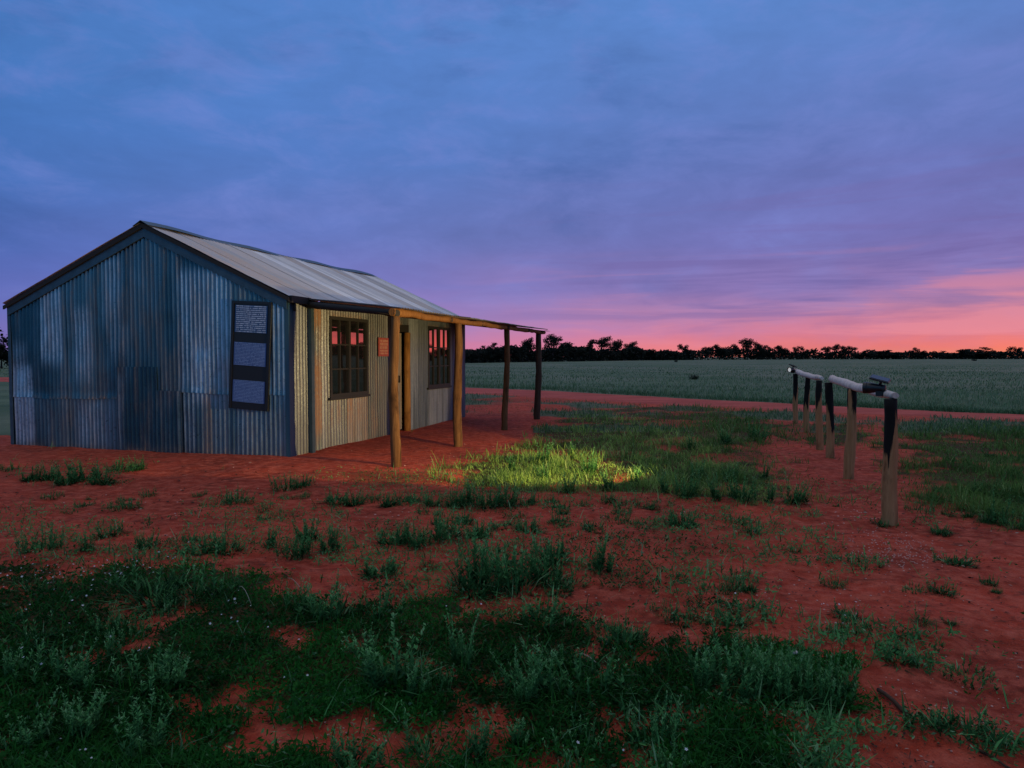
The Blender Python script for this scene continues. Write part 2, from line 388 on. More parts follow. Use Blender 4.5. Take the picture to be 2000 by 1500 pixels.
# ------------------------------------------------------------------ ground sheet
def build_ground():
    rings = [0.35]
    while rings[-1] < 6000: rings.append(rings[-1] * (1.0115 if rings[-1] < 30 else 1.04))
    rings = np.array(rings)
    fine = np.arange(-52, 52.01, .22); rest = np.arange(56, 304.1, 4.0)
    ang = np.radians(np.concatenate([fine, rest])); na = len(ang); nr = len(rings)
    A, RR = np.meshgrid(ang, rings); x = (RR * np.sin(A)).ravel(); y = (RR * np.cos(A)).ravel()
    z = height(x, y)
    mat, pat, lush, field, verge = veg_density(x, y); lushz = np.maximum(lush, veg_density.zone * .55)
    behind = (y < 1.0); b = sstep(.4, .6, fbm(x * .6, y * .6, 91)); mat = np.where(behind, b, mat); field = np.where(behind & (y < -12), 1, field)
    z = z + .03 * np.maximum(mat, pat) * np.exp(-(np.hypot(x, y) / 12) ** 2)
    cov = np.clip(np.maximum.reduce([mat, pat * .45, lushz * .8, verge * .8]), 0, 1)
    far = np.clip(field + verge * .65, 0, 1)
    V = np.stack([x, y, z], 1); V = np.concatenate([V, [[0, 0, 0]]])
    idx = np.arange(nr * na).reshape(nr, na); nx = np.roll(idx, -1, 1)
    Q = np.stack([idx[:-1], idx[1:], nx[1:], nx[:-1]], -1).reshape(-1, 4)[:, ::-1]
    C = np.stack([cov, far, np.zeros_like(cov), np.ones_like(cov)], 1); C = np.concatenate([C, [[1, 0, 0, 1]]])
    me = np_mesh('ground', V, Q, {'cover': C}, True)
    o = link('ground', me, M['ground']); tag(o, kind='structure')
build_ground()
def build_track():
    us = np.linspace(-600, 2600, 260); rows = 9; P = []
    tx, ty = ground_np(us, lerp_line(TRACK_TOP, us)); bx, by = ground_np(us, lerp_line(TRACK_BOT, us))
    for k in range(rows):
        f = k / (rows - 1); x = bx + (tx - bx) * f; y = by + (ty - by) * f
        if k in (0, rows - 1):
            y = y + (fbm(x * .9, y * .9, 61) - .5) * 1.3
        z = height(x, y) + .010 + .02 * (0 < k < rows - 1)
        z = z - .018 * np.exp(-((f - .28) / .08) ** 2) - .018 * np.exp(-((f - .7) / .08) ** 2)
        if k in (0, rows - 1): z = height(x, y) - .01
        P.append(np.stack([x, y, z], 1))
    V = np.concatenate(P); n = len(us); i = np.arange(rows * n).reshape(rows, n)
    Q = np.stack([i[:-1, :-1], i[:-1, 1:], i[1:, 1:], i[1:, :-1]], -1).reshape(-1, 4)
    o = link('dirt_track', np_mesh('dirt_track', V, Q, None, True), M['track']); tag(o, kind='structure')
build_track()

# ------------------------------------------------------------------ the shed
ANG = R(72.6); CX, CY = -3.32, 10.25
shed = empty('iron_shed', (CX, CY, 0), ANG - math.pi / 2)
tag(shed, 'old corrugated iron shed with gable roof and bush pole veranda on red soil', 'shed')
SHM = Matrix.Translation((CX, CY, 0)) @ Matrix.Rotation(ANG - math.pi / 2, 4, 'Z')
W, LEN, EAVE, RIDGE = 5.62, 7.2, 2.40, 3.60      # local: x = out from the veranda wall, y = along it
PITCH = .084
RX = -2.62; WR, WL = 2.62, W - 2.62
def roof_z(x): return RIDGE - abs(x - RX) * (RIDGE - EAVE) / (WR if x > RX else WL)
class Iron:
    """corrugated sheets gathered into one wall or roof part"""
    def __init__(s): s.V = []; s.Q = []; s.wear = []; s.pos = []; s.n = 0
    def sheet(s, mapf, s0, s1, z0, z1, off=0.0, rows=None, wear=None, seed=0, amp=.0125, rough_end=.012, flare=0.0):
        ncol = max(3, int((s1 - s0) / PITCH * 8) + 1); S = np.linspace(s0, s1, ncol)
        z1a = np.array([z1(q) if callable(z1) else z1 for q in S]); z0a = np.full(ncol, z0) if not callable(z0) else np.array([z0(q) for q in S])
        z0a = z0a + (vnoise(S * 1.7, S * 0 + seed, 3) - .5) * 2 * rough_end
        nr = rows or max(3, int((z1a.max() - z0) / .07)); T = np.linspace(0, 1, nr)
        SS, TT = np.meshgrid(S, T); ZZ = z0a[None] + (z1a - z0a)[None] * TT
        d = off + amp * np.cos(2 * np.pi * SS / PITCH) + (fbm(SS * 1.6, ZZ * 1.3, 5) - .5) * .03 + (fbm(SS * 6, ZZ * 5, 9, 2) - .5) * .005
        if flare: d = d + flare * np.exp(-((ZZ - z0a[None]) / .035) ** 2)
        X, Y, Z = mapf(SS, ZZ, d); P = np.stack([X, Y, Z], -1).reshape(-1, 3)
        i = np.arange(nr * ncol).reshape(nr, ncol) + s.n
        s.Q.append(np.stack([i[:-1, :-1], i[:-1, 1:], i[1:, 1:], i[1:, :-1]], -1).reshape(-1, 4)); s.V.append(P); s.n += len(P)
        w = wear(SS, ZZ) if wear is not None else (np.zeros_like(SS), np.zeros_like(SS), np.full_like(SS, .5))
        lp = .45 * np.exp(-((SS - s0) / .018) ** 2) + .3 * np.exp(-((SS - s1) / .012) ** 2) + .35 * np.exp(-((ZZ - z0a[None]) / .025) ** 2)  # darker lines along sheet edges and bottom laps
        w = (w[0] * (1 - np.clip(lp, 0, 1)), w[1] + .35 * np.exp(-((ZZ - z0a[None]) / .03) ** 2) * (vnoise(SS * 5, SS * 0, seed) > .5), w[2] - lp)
        s.wear.append(np.stack([np.clip(q, 0, 1).ravel() for q in w], 1)); s.pos.append(np.stack([SS.ravel() + seed * 3.1, ZZ.ravel(), np.full(SS.size, seed)], 1))
    def build(s, name, m, parent):
        me = np_mesh(name, np.concatenate(s.V), np.concatenate(s.Q), {'wear': np.concatenate(s.wear), 'wallpos': np.concatenate(s.pos)}, True)
        return link(name, me, m, parent)
def blob(S, Z, s0, s1, z0, z1, soft=.12):
    return sstep(s0 - soft * .4, s0 + soft * .4, S) * (1 - sstep(s1 - soft * .4, s1 + soft * .4, S)) * sstep(z0 - soft * 2, z0 + soft * 2, Z) * (1 - sstep(z1 - soft, z1 + soft, Z))
# ---- gable wall facing the camera (x from -W to 0 at y = 0)
gm = lambda s, z, d: (s, -d, z)
PALE = [(-4.88, -4.42, 1.45, 2.62, 1.3), (-4.17, -3.78, 1.15, 2.30, .7), (-3.52, -3.12, 2.05, 3.1, .55), (-5.58, -5.12, .02, 1.3, 1.9), (-5.55, -5.2, 1.2, 1.75, .35),
        (-3.4, -3.0, 1.5, 2.0, .3), (-2.0, -1.0, .95, 2.85, .8), (-1.74, -1.42, .88, 1.75, 1.6), (-1.12, -.98, 1.2, 2.2, .5), (-2.95, -2.6, 1.6, 2.9, .12),
        (-.34, -.03, .9, 2.3, .7), (-2.0, -1.72, .0, .92, .55), (-1.4, -1.1, 0, .9, .4), (-4.2, -3.6, 0, .8, .35), (-.95, -.1, 0, .75, .4), (-4.1, -3.3, 0, .75, .3), (-3.22, -3.12, .1, 1.2, .35), (-5.1, -4.7, .2, .8, .15)]
RUST = [(-1.58, -1.42, .0, .90, .55), (-1.55, -1.30, .9, 1.03, .45), (-4.45, -3.2, .78, .82, .3), (-4.4, -4.25, .3, .75, .10), (-3.2, -2.9, 1.6, 2.1, .10), (-1.5, -1.3, 1.6, 2.1, .1)]
def gwear_tone(b):
    def f(S, Z):
        p = sum(a * blob(S, Z, s0, s1, z0, z1) for s0, s1, z0, z1, a in PALE); r = sum(a * blob(S, Z, s0, s1, z0, z1, .06) for s0, s1, z0, z1, a in RUST)
        cr = .5 + .5 * np.cos(2 * np.pi * S / PITCH); p = (p + .16 * sstep(.45, .7, fbm(S * 5, Z * .7, 19))) * (.30 + .95 * cr ** 1.5)  # pale tone gathers on the rib crests
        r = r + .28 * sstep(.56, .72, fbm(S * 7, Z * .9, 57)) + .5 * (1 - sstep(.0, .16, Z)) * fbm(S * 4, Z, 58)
        br = b + .30 * (cr - .5) + .35 * sstep(-2.3, -1.6, S) + .75 * (vnoise(S / .62 + 7, Z * 0, 23) - .5) + .6 * (fbm(S * 5, Z * .4, 29) - .5)  # brighter on rib crests and towards the right end
        return p, r, br
    return f
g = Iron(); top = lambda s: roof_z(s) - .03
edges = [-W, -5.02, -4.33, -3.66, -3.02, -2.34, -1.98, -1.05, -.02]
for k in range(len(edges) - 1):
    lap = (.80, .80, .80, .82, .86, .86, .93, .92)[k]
    g.sheet(gm, edges[k] - .02, edges[k + 1], lap, top, .009 + .003 * (k % 2), None, gwear_tone(.12 + .08 * (k % 3)), k + 1, flare=.008)
    if k != 0: g.sheet(gm, edges[k] - .02, edges[k + 1] + (.0 if k < 7 else 0), -.04, lap + .06, 0 + .004 * (k % 2) - .006, None, gwear_tone(.28 + .1 * (k % 2)), k + 21)
    else: g.sheet(gm, edges[k] - .02, edges[k + 1], -.04, lap + .06, -.004, None, gwear_tone(.2), k + 21)
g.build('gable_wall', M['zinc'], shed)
g = Iron(); g.sheet(gm, -3.24, -2.42, -.02, 1.34, .040, None, gwear_tone(-.1), 71); g.build('patch_sheet', M['zinc'], shed)
g = Iron(); g.sheet(gm, -2.48, -1.96, -.02, .965, .046, None, gwear_tone(-.05), 73); g.build('patch_sheet', M['zinc'], shed)
# ---- veranda wall (y from 0 to LEN at x = 0), with openings for two windows and a door
sm = lambda s, z, d: (d, s, z)
WIN = [(1.08, 2.33), (4.95, 6.20)]; WZ0, WZ1 = .83, 2.17; DOOR = (3.30, 4.02)
tones = {0: (.15, .10, .45), 1: (.05, 1.0, .4), 2: (.2, .15, .6), 3: (.05, .12, .12), 4: (.55, .5, .6), 5: (.05, .15, .2), 6: (.75, .0, .7), 7: (.3, .0, .35), 8: (.7, .1, .8), 9: (.4, .0, .5)}
def swear_tone(k):
    p0, r0, b0 = tones[k]
    def f(S, Z):
        n = fbm(S * 8 + k, Z * .7, 33 + k); n2 = fbm(S * 2.5 + k, Z * 1.2, 43 + k)
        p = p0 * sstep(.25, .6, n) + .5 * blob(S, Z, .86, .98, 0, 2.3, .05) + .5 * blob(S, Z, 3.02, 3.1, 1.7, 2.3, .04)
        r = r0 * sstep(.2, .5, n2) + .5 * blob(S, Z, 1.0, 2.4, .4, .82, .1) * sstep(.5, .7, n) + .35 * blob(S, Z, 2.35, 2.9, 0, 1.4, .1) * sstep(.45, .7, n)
        cr = .5 + .5 * np.cos(2 * np.pi * S / PITCH)  # sheets run paler on crests, darker in valleys
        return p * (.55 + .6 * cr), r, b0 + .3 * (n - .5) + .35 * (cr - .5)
    return f
w = Iron()
def wall_sheet(k, a, b, z0, z1, off=0): w.sheet(sm, a, b, z0, z1, off, None, swear_tone(k), 50 + k)
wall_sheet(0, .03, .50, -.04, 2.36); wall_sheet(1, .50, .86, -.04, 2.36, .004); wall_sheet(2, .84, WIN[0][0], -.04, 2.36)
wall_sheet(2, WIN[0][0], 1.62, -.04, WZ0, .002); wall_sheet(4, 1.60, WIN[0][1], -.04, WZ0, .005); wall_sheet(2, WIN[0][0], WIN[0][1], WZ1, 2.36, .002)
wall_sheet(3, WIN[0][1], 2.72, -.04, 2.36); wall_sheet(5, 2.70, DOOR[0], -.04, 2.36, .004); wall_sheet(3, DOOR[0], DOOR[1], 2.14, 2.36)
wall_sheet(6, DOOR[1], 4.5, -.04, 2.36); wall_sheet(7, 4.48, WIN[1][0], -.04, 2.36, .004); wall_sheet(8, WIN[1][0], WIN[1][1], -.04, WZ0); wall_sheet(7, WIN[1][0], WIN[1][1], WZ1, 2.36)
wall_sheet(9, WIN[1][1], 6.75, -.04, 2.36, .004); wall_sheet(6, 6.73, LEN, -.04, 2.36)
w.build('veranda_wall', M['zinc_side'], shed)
# ---- hidden walls
w = Iron(); w.sheet(lambda s, z, d: (s, LEN + d, z), -W, 0, -.04, top, 0, 8, gwear_tone(.3), 81); w.build('rear_gable_wall', M['zinc'], shed)
w = Iron(); w.sheet(lambda s, z, d: (-W - d, s, z), 0, LEN, -.04, 2.36, 0, 8, gwear_tone(.3), 82); w.build('long_rear_wall', M['zinc'], shed)
# ---- roof: two slopes of sheets running from ridge to eave
OV = .09
def slope(sign):
    wq = WR if sign > 0 else WL; ex = wq + (.08 if sign > 0 else .05); dz = (RIDGE - EAVE) * ex / wq
    L = math.hypot(ex, dz); ux, uz = ex / L, -dz / L
    def f(s, q, d):       # s along the ridge, q down the slope
        return (RX + sign * ux * q + sign * (-uz) * d, s, RIDGE + uz * q + ux * d + .02 + .02 * (fbm(s * .5, q * .4, 66) - .5) - .03 * np.sin(np.pi * np.clip(s / LEN, 0, 1)))
    return f, L
RT = [(.35, .85, .6), (.3, .8, .6), (.45, .55, .7), (.5, .4, .7), (1, 0, 1), (.7, .15, .6), (.2, .5, .4), (1, 0, 1), (.6, .1, .5), (.3, .3, .4), (.9, .1, .9), (.3, .5, .4), (.75, .1, .7), (.5, .1, .5)]
RW = [.6, .66, .5, .62, .34, .66, .4, .52, .66, .45, .6, .66, .5, .6]
def rwear(k):
    p0, r0, b0 = RT[k % len(RT)]
    def f(S, Q):
        n = fbm(S * 6 + k, Q * .7, 133 + k)
        r = r0 * sstep(.25, .6, n) + .6 * blob(S, Q, 4.4, 5.4, .2, .8, .2) * sstep(.45, .6, n)
        return p0 * sstep(.2, .6, n + .1), r, b0 + .4 * (n - .5)
    return f
for sgn in (1, -1):
    f, L = slope(sgn); rf = Iron(); k = 0; y0 = -OV
    while y0 < LEN + OV - .05:
        y1 = min(y0 + RW[k % 14], LEN + OV); rf.sheet(f, y0, y1 + .03, 0.03, L + random.uniform(-.025, .03), .004 * (k % 2) + random.uniform(0, .006), 16, rwear(k), 100 + k, .0085, .004); y0 = y1; k += 1
    rf.build('roof', M['roof'], shed)
mb = MB()
for a, b in ((RX - .16, RX), (RX, RX + .16)):
    za, zb = (RIDGE - .03, RIDGE + .055) if b == RX else (RIDGE + .055, RIDGE - .03)
    n = 26
    for i in range(n):
        ya, yb = -OV - .02 + (LEN + 2 * OV + .04) * i / n, -OV - .02 + (LEN + 2 * OV + .04) * (i + 1) / n
        sa = -.03 * math.sin(math.pi * min(max(ya / LEN, 0), 1)) + .014 * math.sin(ya * 3.1) ; sb = -.03 * math.sin(math.pi * min(max(yb / LEN, 0), 1)) + .014 * math.sin(yb * 3.1)
        mb.add([(a, ya, za + sa), (b, ya, zb + sa), (b, yb, zb + sb), (a, yb, za + sb)], [(0, 1, 2, 3)])
rc = mb.build('ridge_cap', M['trim'], shed)
# ---- rake boards and fascia at the gable, corner flashings
for sgn in (1, -1):
    mb = MB(); x1 = RX + sgn * ((WR if sgn > 0 else WL) + (.07 if sgn > 0 else .04)); z1 = EAVE - .035
    y0, y1 = -OV + .01, -OV + .035
    mb.add([(RX, y0, RIDGE + .01), (x1, y0, z1 + .01), (x1, y0, z1 - .05), (RX, y0, RIDGE - .06), (RX, y1, RIDGE + .01), (x1, y1, z1 + .01), (x1, y1, z1 - .05), (RX, y1, RIDGE - .06)],
           [(0, 1, 2, 3), (7, 6, 5, 4), (0, 4, 5, 1), (3, 2, 6, 7), (1, 5, 6, 2)])
    mb.build('rake_edge', M['black'], shed)
    mb = MB(); y0, y1 = -.052, -.03
    mb.add([(RX, y0, RIDGE - .03), (x1 - sgn * .06, y0, z1 + .01), (x1 - sgn * .06, y0, z1 - .16), (RX, y0, RIDGE - .20), (RX, y1, RIDGE - .03), (x1 - sgn * .06, y1, z1 + .01), (x1 - sgn * .06, y1, z1 - .16), (RX, y1, RIDGE - .2)],
           [(0, 1, 2, 3), (7, 6, 5, 4), (0, 4, 5, 1), (3, 2, 6, 7), (1, 5, 6, 2)])
    mb.build('barge_board', M['trim'], shed)
mb = MB(); mb.box(-.05, .022, -.022, -.016, -.02, 2.36); mb.box(.016, .022, -.016, .10, -.02, 2.36); mb.build('corner_flashing', mat_zinc('flashing_iron', .5, .2), shed)
mb = MB(); mb.box(-W - .022, -W + .05, -.022, -.016, -.02, 2.34); mb.box(-W - .022, -W - .016, -.016, .1, -.02, 2.34); mb.build('corner_flashing', M['trim'], shed)
mb = MB(); mb.box(.028, .10, -OV + .04, .44, 2.30, 2.405); mb.build('wall_plate', M['black'], shed)
mb = MB(); mb.tube([(.06, .07, 2.30), (.06, .075, 2.18)], .018, 8); mb.build('gutter_stub', M['black'], shed)
# ---- windows: timber frame with glazing bars, panes as sub-part
def window(t0, t1):
    f = MB(); z0, z1 = WZ0, WZ1; fr = .055
    f.box(-.03, .028, t0, t0 + fr, z0, z1); f.box(-.03, .028, t1 - fr, t1, z0, z1)
    f.box(-.03, .028, t0 + fr, t1 - fr, z1 - fr, z1); f.box(-.03, .045, t0 - .03, t1 + .03, z0 - .045, z0)
    f.box(-.03, .028, t0 + fr, t1 - fr, z0 + .0, z0 + fr)
    iw = t1 - t0 - 2 * fr; ih = z1 - z0 - 2 * fr; tc = (t0 + t1) / 2
    f.box(-.02, .024, tc - .03, tc + .03, z0 + fr, z1 - fr)
    for q in (t0 + fr + (iw / 2 - .03) / 2, t1 - fr - (iw / 2 - .03) / 2): f.box(-.016, .016, q - .011, q + .011, z0 + fr, z1 - fr)
    for a, b in ((t0 + fr, tc - .03), (tc + .03, t1 - fr)):
        for k in (1, 2):
            zz = z0 + fr + ih * k / 3; c = (a + b) / 2
            f.box(-.015, .015, a, c - .011, zz - .011, zz + .011); f.box(-.015, .015, c + .011, b, zz - .011, zz + .011)
    o = f.build('window', M['winframe'], shed)
    p = MB(); rd = random.Random(int(t0 * 10))
    xs = [t0 + fr, (t0 + fr + tc - .03) / 2, tc - .03, tc + .03, (t1 - fr + tc + .03) / 2, t1 - fr]
    for a, b in ((0, 1), (1, 2), (3, 4), (4, 5)):
        for k in range(3):
            za, zb = z0 + fr + ih * k / 3, z0 + fr + ih * (k + 1) / 3
            q = [rd.uniform(-.0022, .0022) for _ in range(3)]
            c = [(-.008 + q[0], xs[a] - .004, za - .004), (-.008 + q[1], xs[b] + .004, za - .004), (-.008 + q[1] + q[2] - q[0] * 0, xs[b] + .004, zb + .004), (-.008 + q[0] + q[2], xs[a] - .004, zb + .004)]
            bk = [(x - .004, y, z) for x, y, z in c]
            p.add(c + bk, [(0, 1, 2, 3), (7, 6, 5, 4), (0, 4, 5, 1), (1, 5, 6, 2), (2, 6, 7, 3), (3, 7, 4, 0)])
    p.build('pane', M['glass'], o)
for a, b in WIN: window(a, b)
# ---- door with a thick orange jamb
d = MB()
for k in range(5):
    a = DOOR[0] + .07 + k * .108; d.box(-.13, -.10, a, a + .104, .03, 1.98)
d.box(-.155, -.13, DOOR[0] + .07, DOOR[1] - .12, .3, .42); d.box(-.155, -.13, DOOR[0] + .07, DOOR[1] - .12, 1.5, 1.62)
dr = d.build('door', M['door'], shed)
h = MB(); h.box(-.10, -.07, DOOR[1] - .26, DOOR[1] - .235, .98, 1.12); h.build('handle', M['black'], dr)
j = MB(); j.tube([(.0, DOOR[1] - .06, -.05), (.008, DOOR[1] - .065, .6), (-.002, DOOR[1] - .055, 1.3), (.006, DOOR[1] - .06, 1.99)], [.07, .067, .064, .062], 12, .06, 4); j.build('door_jamb', M['orange'], shed)
j = MB(); j.box(-.12, .03, DOOR[0] - .0, DOOR[0] + .06, -.03, 2.06); j.build('door_jamb', M['wood'], shed)
j = MB(); j.box(-.16, .012, DOOR[0] + .06, DOOR[1], 2.0, 2.14); j.build('door_lintel', M['black'], shed)
# added black sheet standing in for the shade inside the doorway
j = MB(); j.box(-.22, -.2, DOOR[0] - .1, DOOR[1] + .1, -.04, 2.3); j.build('doorway_shade_sheet', M['black'], shed)
# ---- veranda: posts, log beam, end rafter, rafters, sheets
PZ = 2.06
def post(x, y, r, zt, seed, m, lean=(0, 0)):
    rd = random.Random(seed); mb = MB(); n = 16; P = []; ra = []
    for i in range(n):
        f = i / (n - 1); P.append((x + lean[0] * f + .014 * math.sin(f * 7 + seed) + rd.uniform(-.004, .004), y + lean[1] * f + .014 * math.sin(f * 5.3 + 2 * seed), -.15 + (zt + .15) * f))
        ra.append(r * (1.08 - .16 * f + rd.uniform(-.06, .06)))
    mb.tube(P, ra, 14, .06, seed); return mb.build('veranda_post', m, shed)
post(1.91, -.33, .066, 2.085, 1, M['wood']); post(1.89, 2.02, .07, 2.08, 2, M['wood']); post(1.83, 4.75, .062, 2.07, 3, M['wood'], (.06, 0)); post(1.91, 7.02, .075, 2.055, 4, M['darkwood'], (0, .15))
mb = MB(); mb.box(.02, .075, .475, .555, -.05, 2.30); mb.build('wall_post', M['trim'], shed)
mb = MB(); rd = random.Random(9); P = []; ra = []
for i in range(40):
    f = i / 39; P.append((1.92 + .012 * math.sin(i * .5), -.42 + 8.0 * f, 2.103 - .01 * f + .008 * math.sin(i * .8) + rd.uniform(-.006, .006))); ra.append(.053 - .012 * f + rd.uniform(-.007, .007))
mb.tube(P, ra, 12, .10, 6); mb.build('veranda_beam', mat_wood('veranda_beam_wood', (.17, .07, .02), (.30, .14, .042), (.03, .014, .008)), shed)
def vz(x): return 2.385 - x * .1175
def ystart(x): return .42 - .82 * x / 1.98
mb = MB(); mb.tube([(.03, .46, vz(0) - .075), (.7, .17, vz(.7) - .07), (1.3, -.09, vz(1.3) - .066), (1.98, -.37, vz(1.98) - .062)], [.062, .056, .05, .046], 10, .08, 3); mb.build('rafter', M['black'], shed)
for y in (1.55, 3.0, 4.6, 6.1, 7.25):
    mb = MB(); mb.tube([(.03, y, vz(0) - .06), (1.0, y, vz(1) - .058), (1.98, y + .02, vz(1.98) - .055)], [.045, .042, .038], 8, .1, int(y * 10)); mb.build('rafter', M['darkwood'], shed)
v = Iron(); k = 0; yb = -.40
def vmap(s, q, d):
    yy = np.maximum(s, ystart(q)); return (q + .02, yy, vz(q) + d + .012)
while yb < 7.45:
    ye = min(yb + .66, 7.5); v.sheet(vmap, yb, ye + .03, 0.0, 2.02, .004 * (k % 2), 10, rwear(k + 3), 200 + k, .0085, .01); yb = ye; k += 1
v.build('veranda_roof', M['veranda'], shed)
# loose strip of iron sticking out past the last post
mb = MB(); mb.box(1.86, 2.02, 7.48, 7.84, 2.135, 2.139); mb.build('loose_strip', M['trim'], shed)

# ------------------------------------------------------------------ information board on the gable, warning sign on the veranda wall
ib = empty('information_board'); ib.matrix_world = SHM @ Matrix.Translation((-.64, -.045, 1.52)) @ Matrix.Rotation(R(3.3), 4, 'Y')
tag(ib, 'tall black board with three printed text panels on the blue gable wall', 'information board')
mb = MB(); mb.box(-.35, .35, -.012, .012, -.82, .815); mb.build('backboard', M['board'], ib, .003)
mb = MB()
for a, b, c, d_ in ((-.35, -.31, -.82, .815), (.31, .35, -.82, .815)): mb.box(a, b, -.026, -.0125, c, d_)
mb.box(-.31, .31, -.026, -.0125, .775, .815); mb.build('board_frame', M['board'], ib)
for k, (zc, hh, rows, amt, gr, ink) in enumerate(((.548, .205, 34, .04, (.016, .06, .17), (.50, .60, .76)), (.02, .175, 46, .05, (.05, .10, .26), (.22, .32, .56)), (-.545, .165, 46, .05, (.05, .10, .26), (.20, .31, .56)))):
    mb = MB(); mb.box(-.288, .288, -.02, -.0125, -hh, hh); o = mb.build('text_panel', mat_text('panel_print', gr, ink, rows, k + 1, amt), ib); o.location = (0, 0, zc)
ws = empty('warning_sign'); ws.matrix_world = SHM @ Matrix.Translation((.03, 2.90, 1.685)) @ Matrix.Rotation(R(90), 4, 'Z')
tag(ws, 'small red sign with pale rows of lettering on the wall beside the near window', 'sign')
mb = MB(); mb.box(-.2, .2, -.006, .006, -.175, .175); mb.build('sign_plate', mat_plain('faded_red_enamel', (.36, .075, .055), .5, 0, .2, 12), ws, .003)
rd = random.Random(4); mb = MB()
for zc, hh in ((.115, .022), (.055, .026), (-.01, .026), (-.07, .016), (-.12, .016)):
    x = -.165 + rd.uniform(0, .03)
    while x < .15:
        wv = rd.uniform(.016, .028); mb.box(x, x + wv, -.0085, -.0062, zc - hh, zc + hh); x += wv + rd.choice((.007, .007, .009, .026))
mb.build('lettering', mat_plain('faded_letter', (.52, .26, .20), .6), ws)

# ------------------------------------------------------------------ hitching rails
def dark_top_post(parent, x, y, zt, r, seed, dark_low, lean=(0, 0)):
    rd = random.Random(seed); mb = MB(); n = 18; P = []; ra = []
    for i in range(n):
        f = i / (n - 1); P.append((x + lean[0] * f + .008 * math.sin(f * 6 + seed), y + lean[1] * f, -.15 + (zt + .15) * f)); ra.append(r * (1.08 - .14 * f + rd.uniform(-.06, .06)))
    mb.tube(P, ra, 18, .13, seed)
    me = bpy.data.meshes.new('post'); me.from_pydata(mb.v, [], mb.f); me.polygons.foreach_set('use_smooth', mb.sm); me.update()
    at = me.attributes.new('dark_top', 'FLOAT', 'POINT')
    for i, p in enumerate(mb.v):
        th = math.atan2(p[1] - y, p[0] - x); cl = dark_low + .20 * math.sin(th * 1 + seed) + .12 * math.sin(th * 3 + seed * 2)
        at.data[i].value = min(1, max(0, .5 + (p[2] - cl) * 4))  # post turns black towards the top, with a ragged lower edge
    return link('post', me, M['hitch'], parent)
H1 = [(3.44, 6.20), (4.10, 8.33), (4.72, 10.15)]; H2 = [(4.98, 11.1), (5.80, 13.55), (6.36, 15.37)]
def hitch(label, posts, r, dark_lows, raillog, seed):
    e = empty('hitching_rail', (posts[1][0], posts[1][1], 0)); ox, oy = posts[1]
    tag(e, label, 'hitching rail', 'hitching rails beside the track')
    for k, (x, y) in enumerate(posts): dark_top_post(e, x - ox, y - oy, 1.12, r[k], seed + k, dark_lows[k], ((-.03, 0), (.02, 0), (-.04, 0))[k])
    mb = MB(); (xa, ya), (xb, yb) = raillog; n = 18; P = []; ra = []; rd = random.Random(seed)
    for i in range(n):
        f = i / (n - 1); P.append((xa + (xb - xa) * f - ox, ya + (yb - ya) * f - oy, 1.155 - .02 * math.sin(math.pi * f) + .004 * math.sin(i * .9 + seed) + .02 * f)); ra.append((.045 + .010 * f + rd.uniform(-.004, .004)) * min(1, .62 + 3 * f))
    mb.tube(P, ra, 12, .06, seed); mb.build('rail', M['rail'], e)
    return e, ox, oy
e1, ox, oy = hitch('near hitching rail of three round posts under a pale sagging pole', H1, (.058, .056, .055), (.62, .86, .5), ((3.42, 6.13), (4.76, 10.22)), 3)
mb = MB(); bx, by = 3.405 - ox, 6.17 - oy     # strips of bark hanging beside the near post
mb.tube([(bx, by, 1.13), (bx - .004, by, 1.0), (bx + .004, by, .88), (bx + .010, by, .79)], [.018, .016, .011, .003], 7, .2, 3); mb.build('bark_strip', M['black'], e1)
hitch('far hitching rail of three thinner posts under a pale pole near the track', H2, (.052, .05, .05), (.95, .62, .62), ((5.0, 11.1), (6.40, 15.5)), 13)

# ------------------------------------------------------------------ solar lamps
def solar_lamp(label, loc, az, s, lens):
    """lamp body looks along local +X"""
    e = empty('solar_lamp', loc, az); tag(e, label, 'solar lamp', 'solar spotlights on the hitching rails')
    mb = MB(); mb.tube([(-.05 * s, 0, 0), (.0, 0, 0), (.09 * s, 0, 0), (.11 * s, 0, 0)], [.030 * s, .036 * s, .052 * s, .054 * s], 16); mb.tube([(.11 * s, 0, 0), (.14 * s, 0, 0)], .055 * s, 16, cap=False); mb.tube([(.14 * s, 0, 0), (.11 * s, 0, 0)], .051 * s, 16, cap=False); mb.build('lamp_body', M['lampblack'], e)
    mb = MB(); mb.tube([(.111 * s, 0, 0), (.116 * s, 0, 0)], [.047 * s, .045 * s], 16); mb.build('lens', lens, e)
    mb = MB(); mb.tube([(0, 0, .03 * s), (-.006, 0, .05 * s), (-.004, 0, .075 * s)], [.014 * s, .012 * s, .016 * s], 8); mb.build('stem', M['lampblack'], e); mb = MB(); mb.box(-.03 * s, .03 * s, -.03 * s, .03 * s, -.075 * s, -.028 * s); mb.build('bracket', M['lampblack'], e)
    rot = Matrix.Translation((0, 0, .085 * s)) @ Matrix.Rotation(R(-14), 4, 'X') @ Matrix.Rotation(R(-16), 4, 'Y')
    mb = MB(); mb.box(-.085 * s, .085 * s, -.062 * s, .062 * s, -.009, .009, rot); o = mb.build('solar_panel', M['lampblack'], e, .006)
    mb = MB(); mb.box(-.075 * s, .075 * s, -.053 * s, .053 * s, .0105, .0125, rot); mb.build('solar_cell', M['solar'], o)
    return e
AZ1 = math.atan2(.62, -.785)
l1 = solar_lamp('black solar spotlight with tilted panel on the near hitching post', (3.475, 6.50, 1.205), AZ1, 1.0, M['lens'])
AZ2 = math.atan2(-.55, -.83)
l2 = solar_lamp('black solar spotlight with bright white lens on the farthest hitching post', (6.24, 15.30, 1.215), AZ2, 1.0, M['lens_far'])
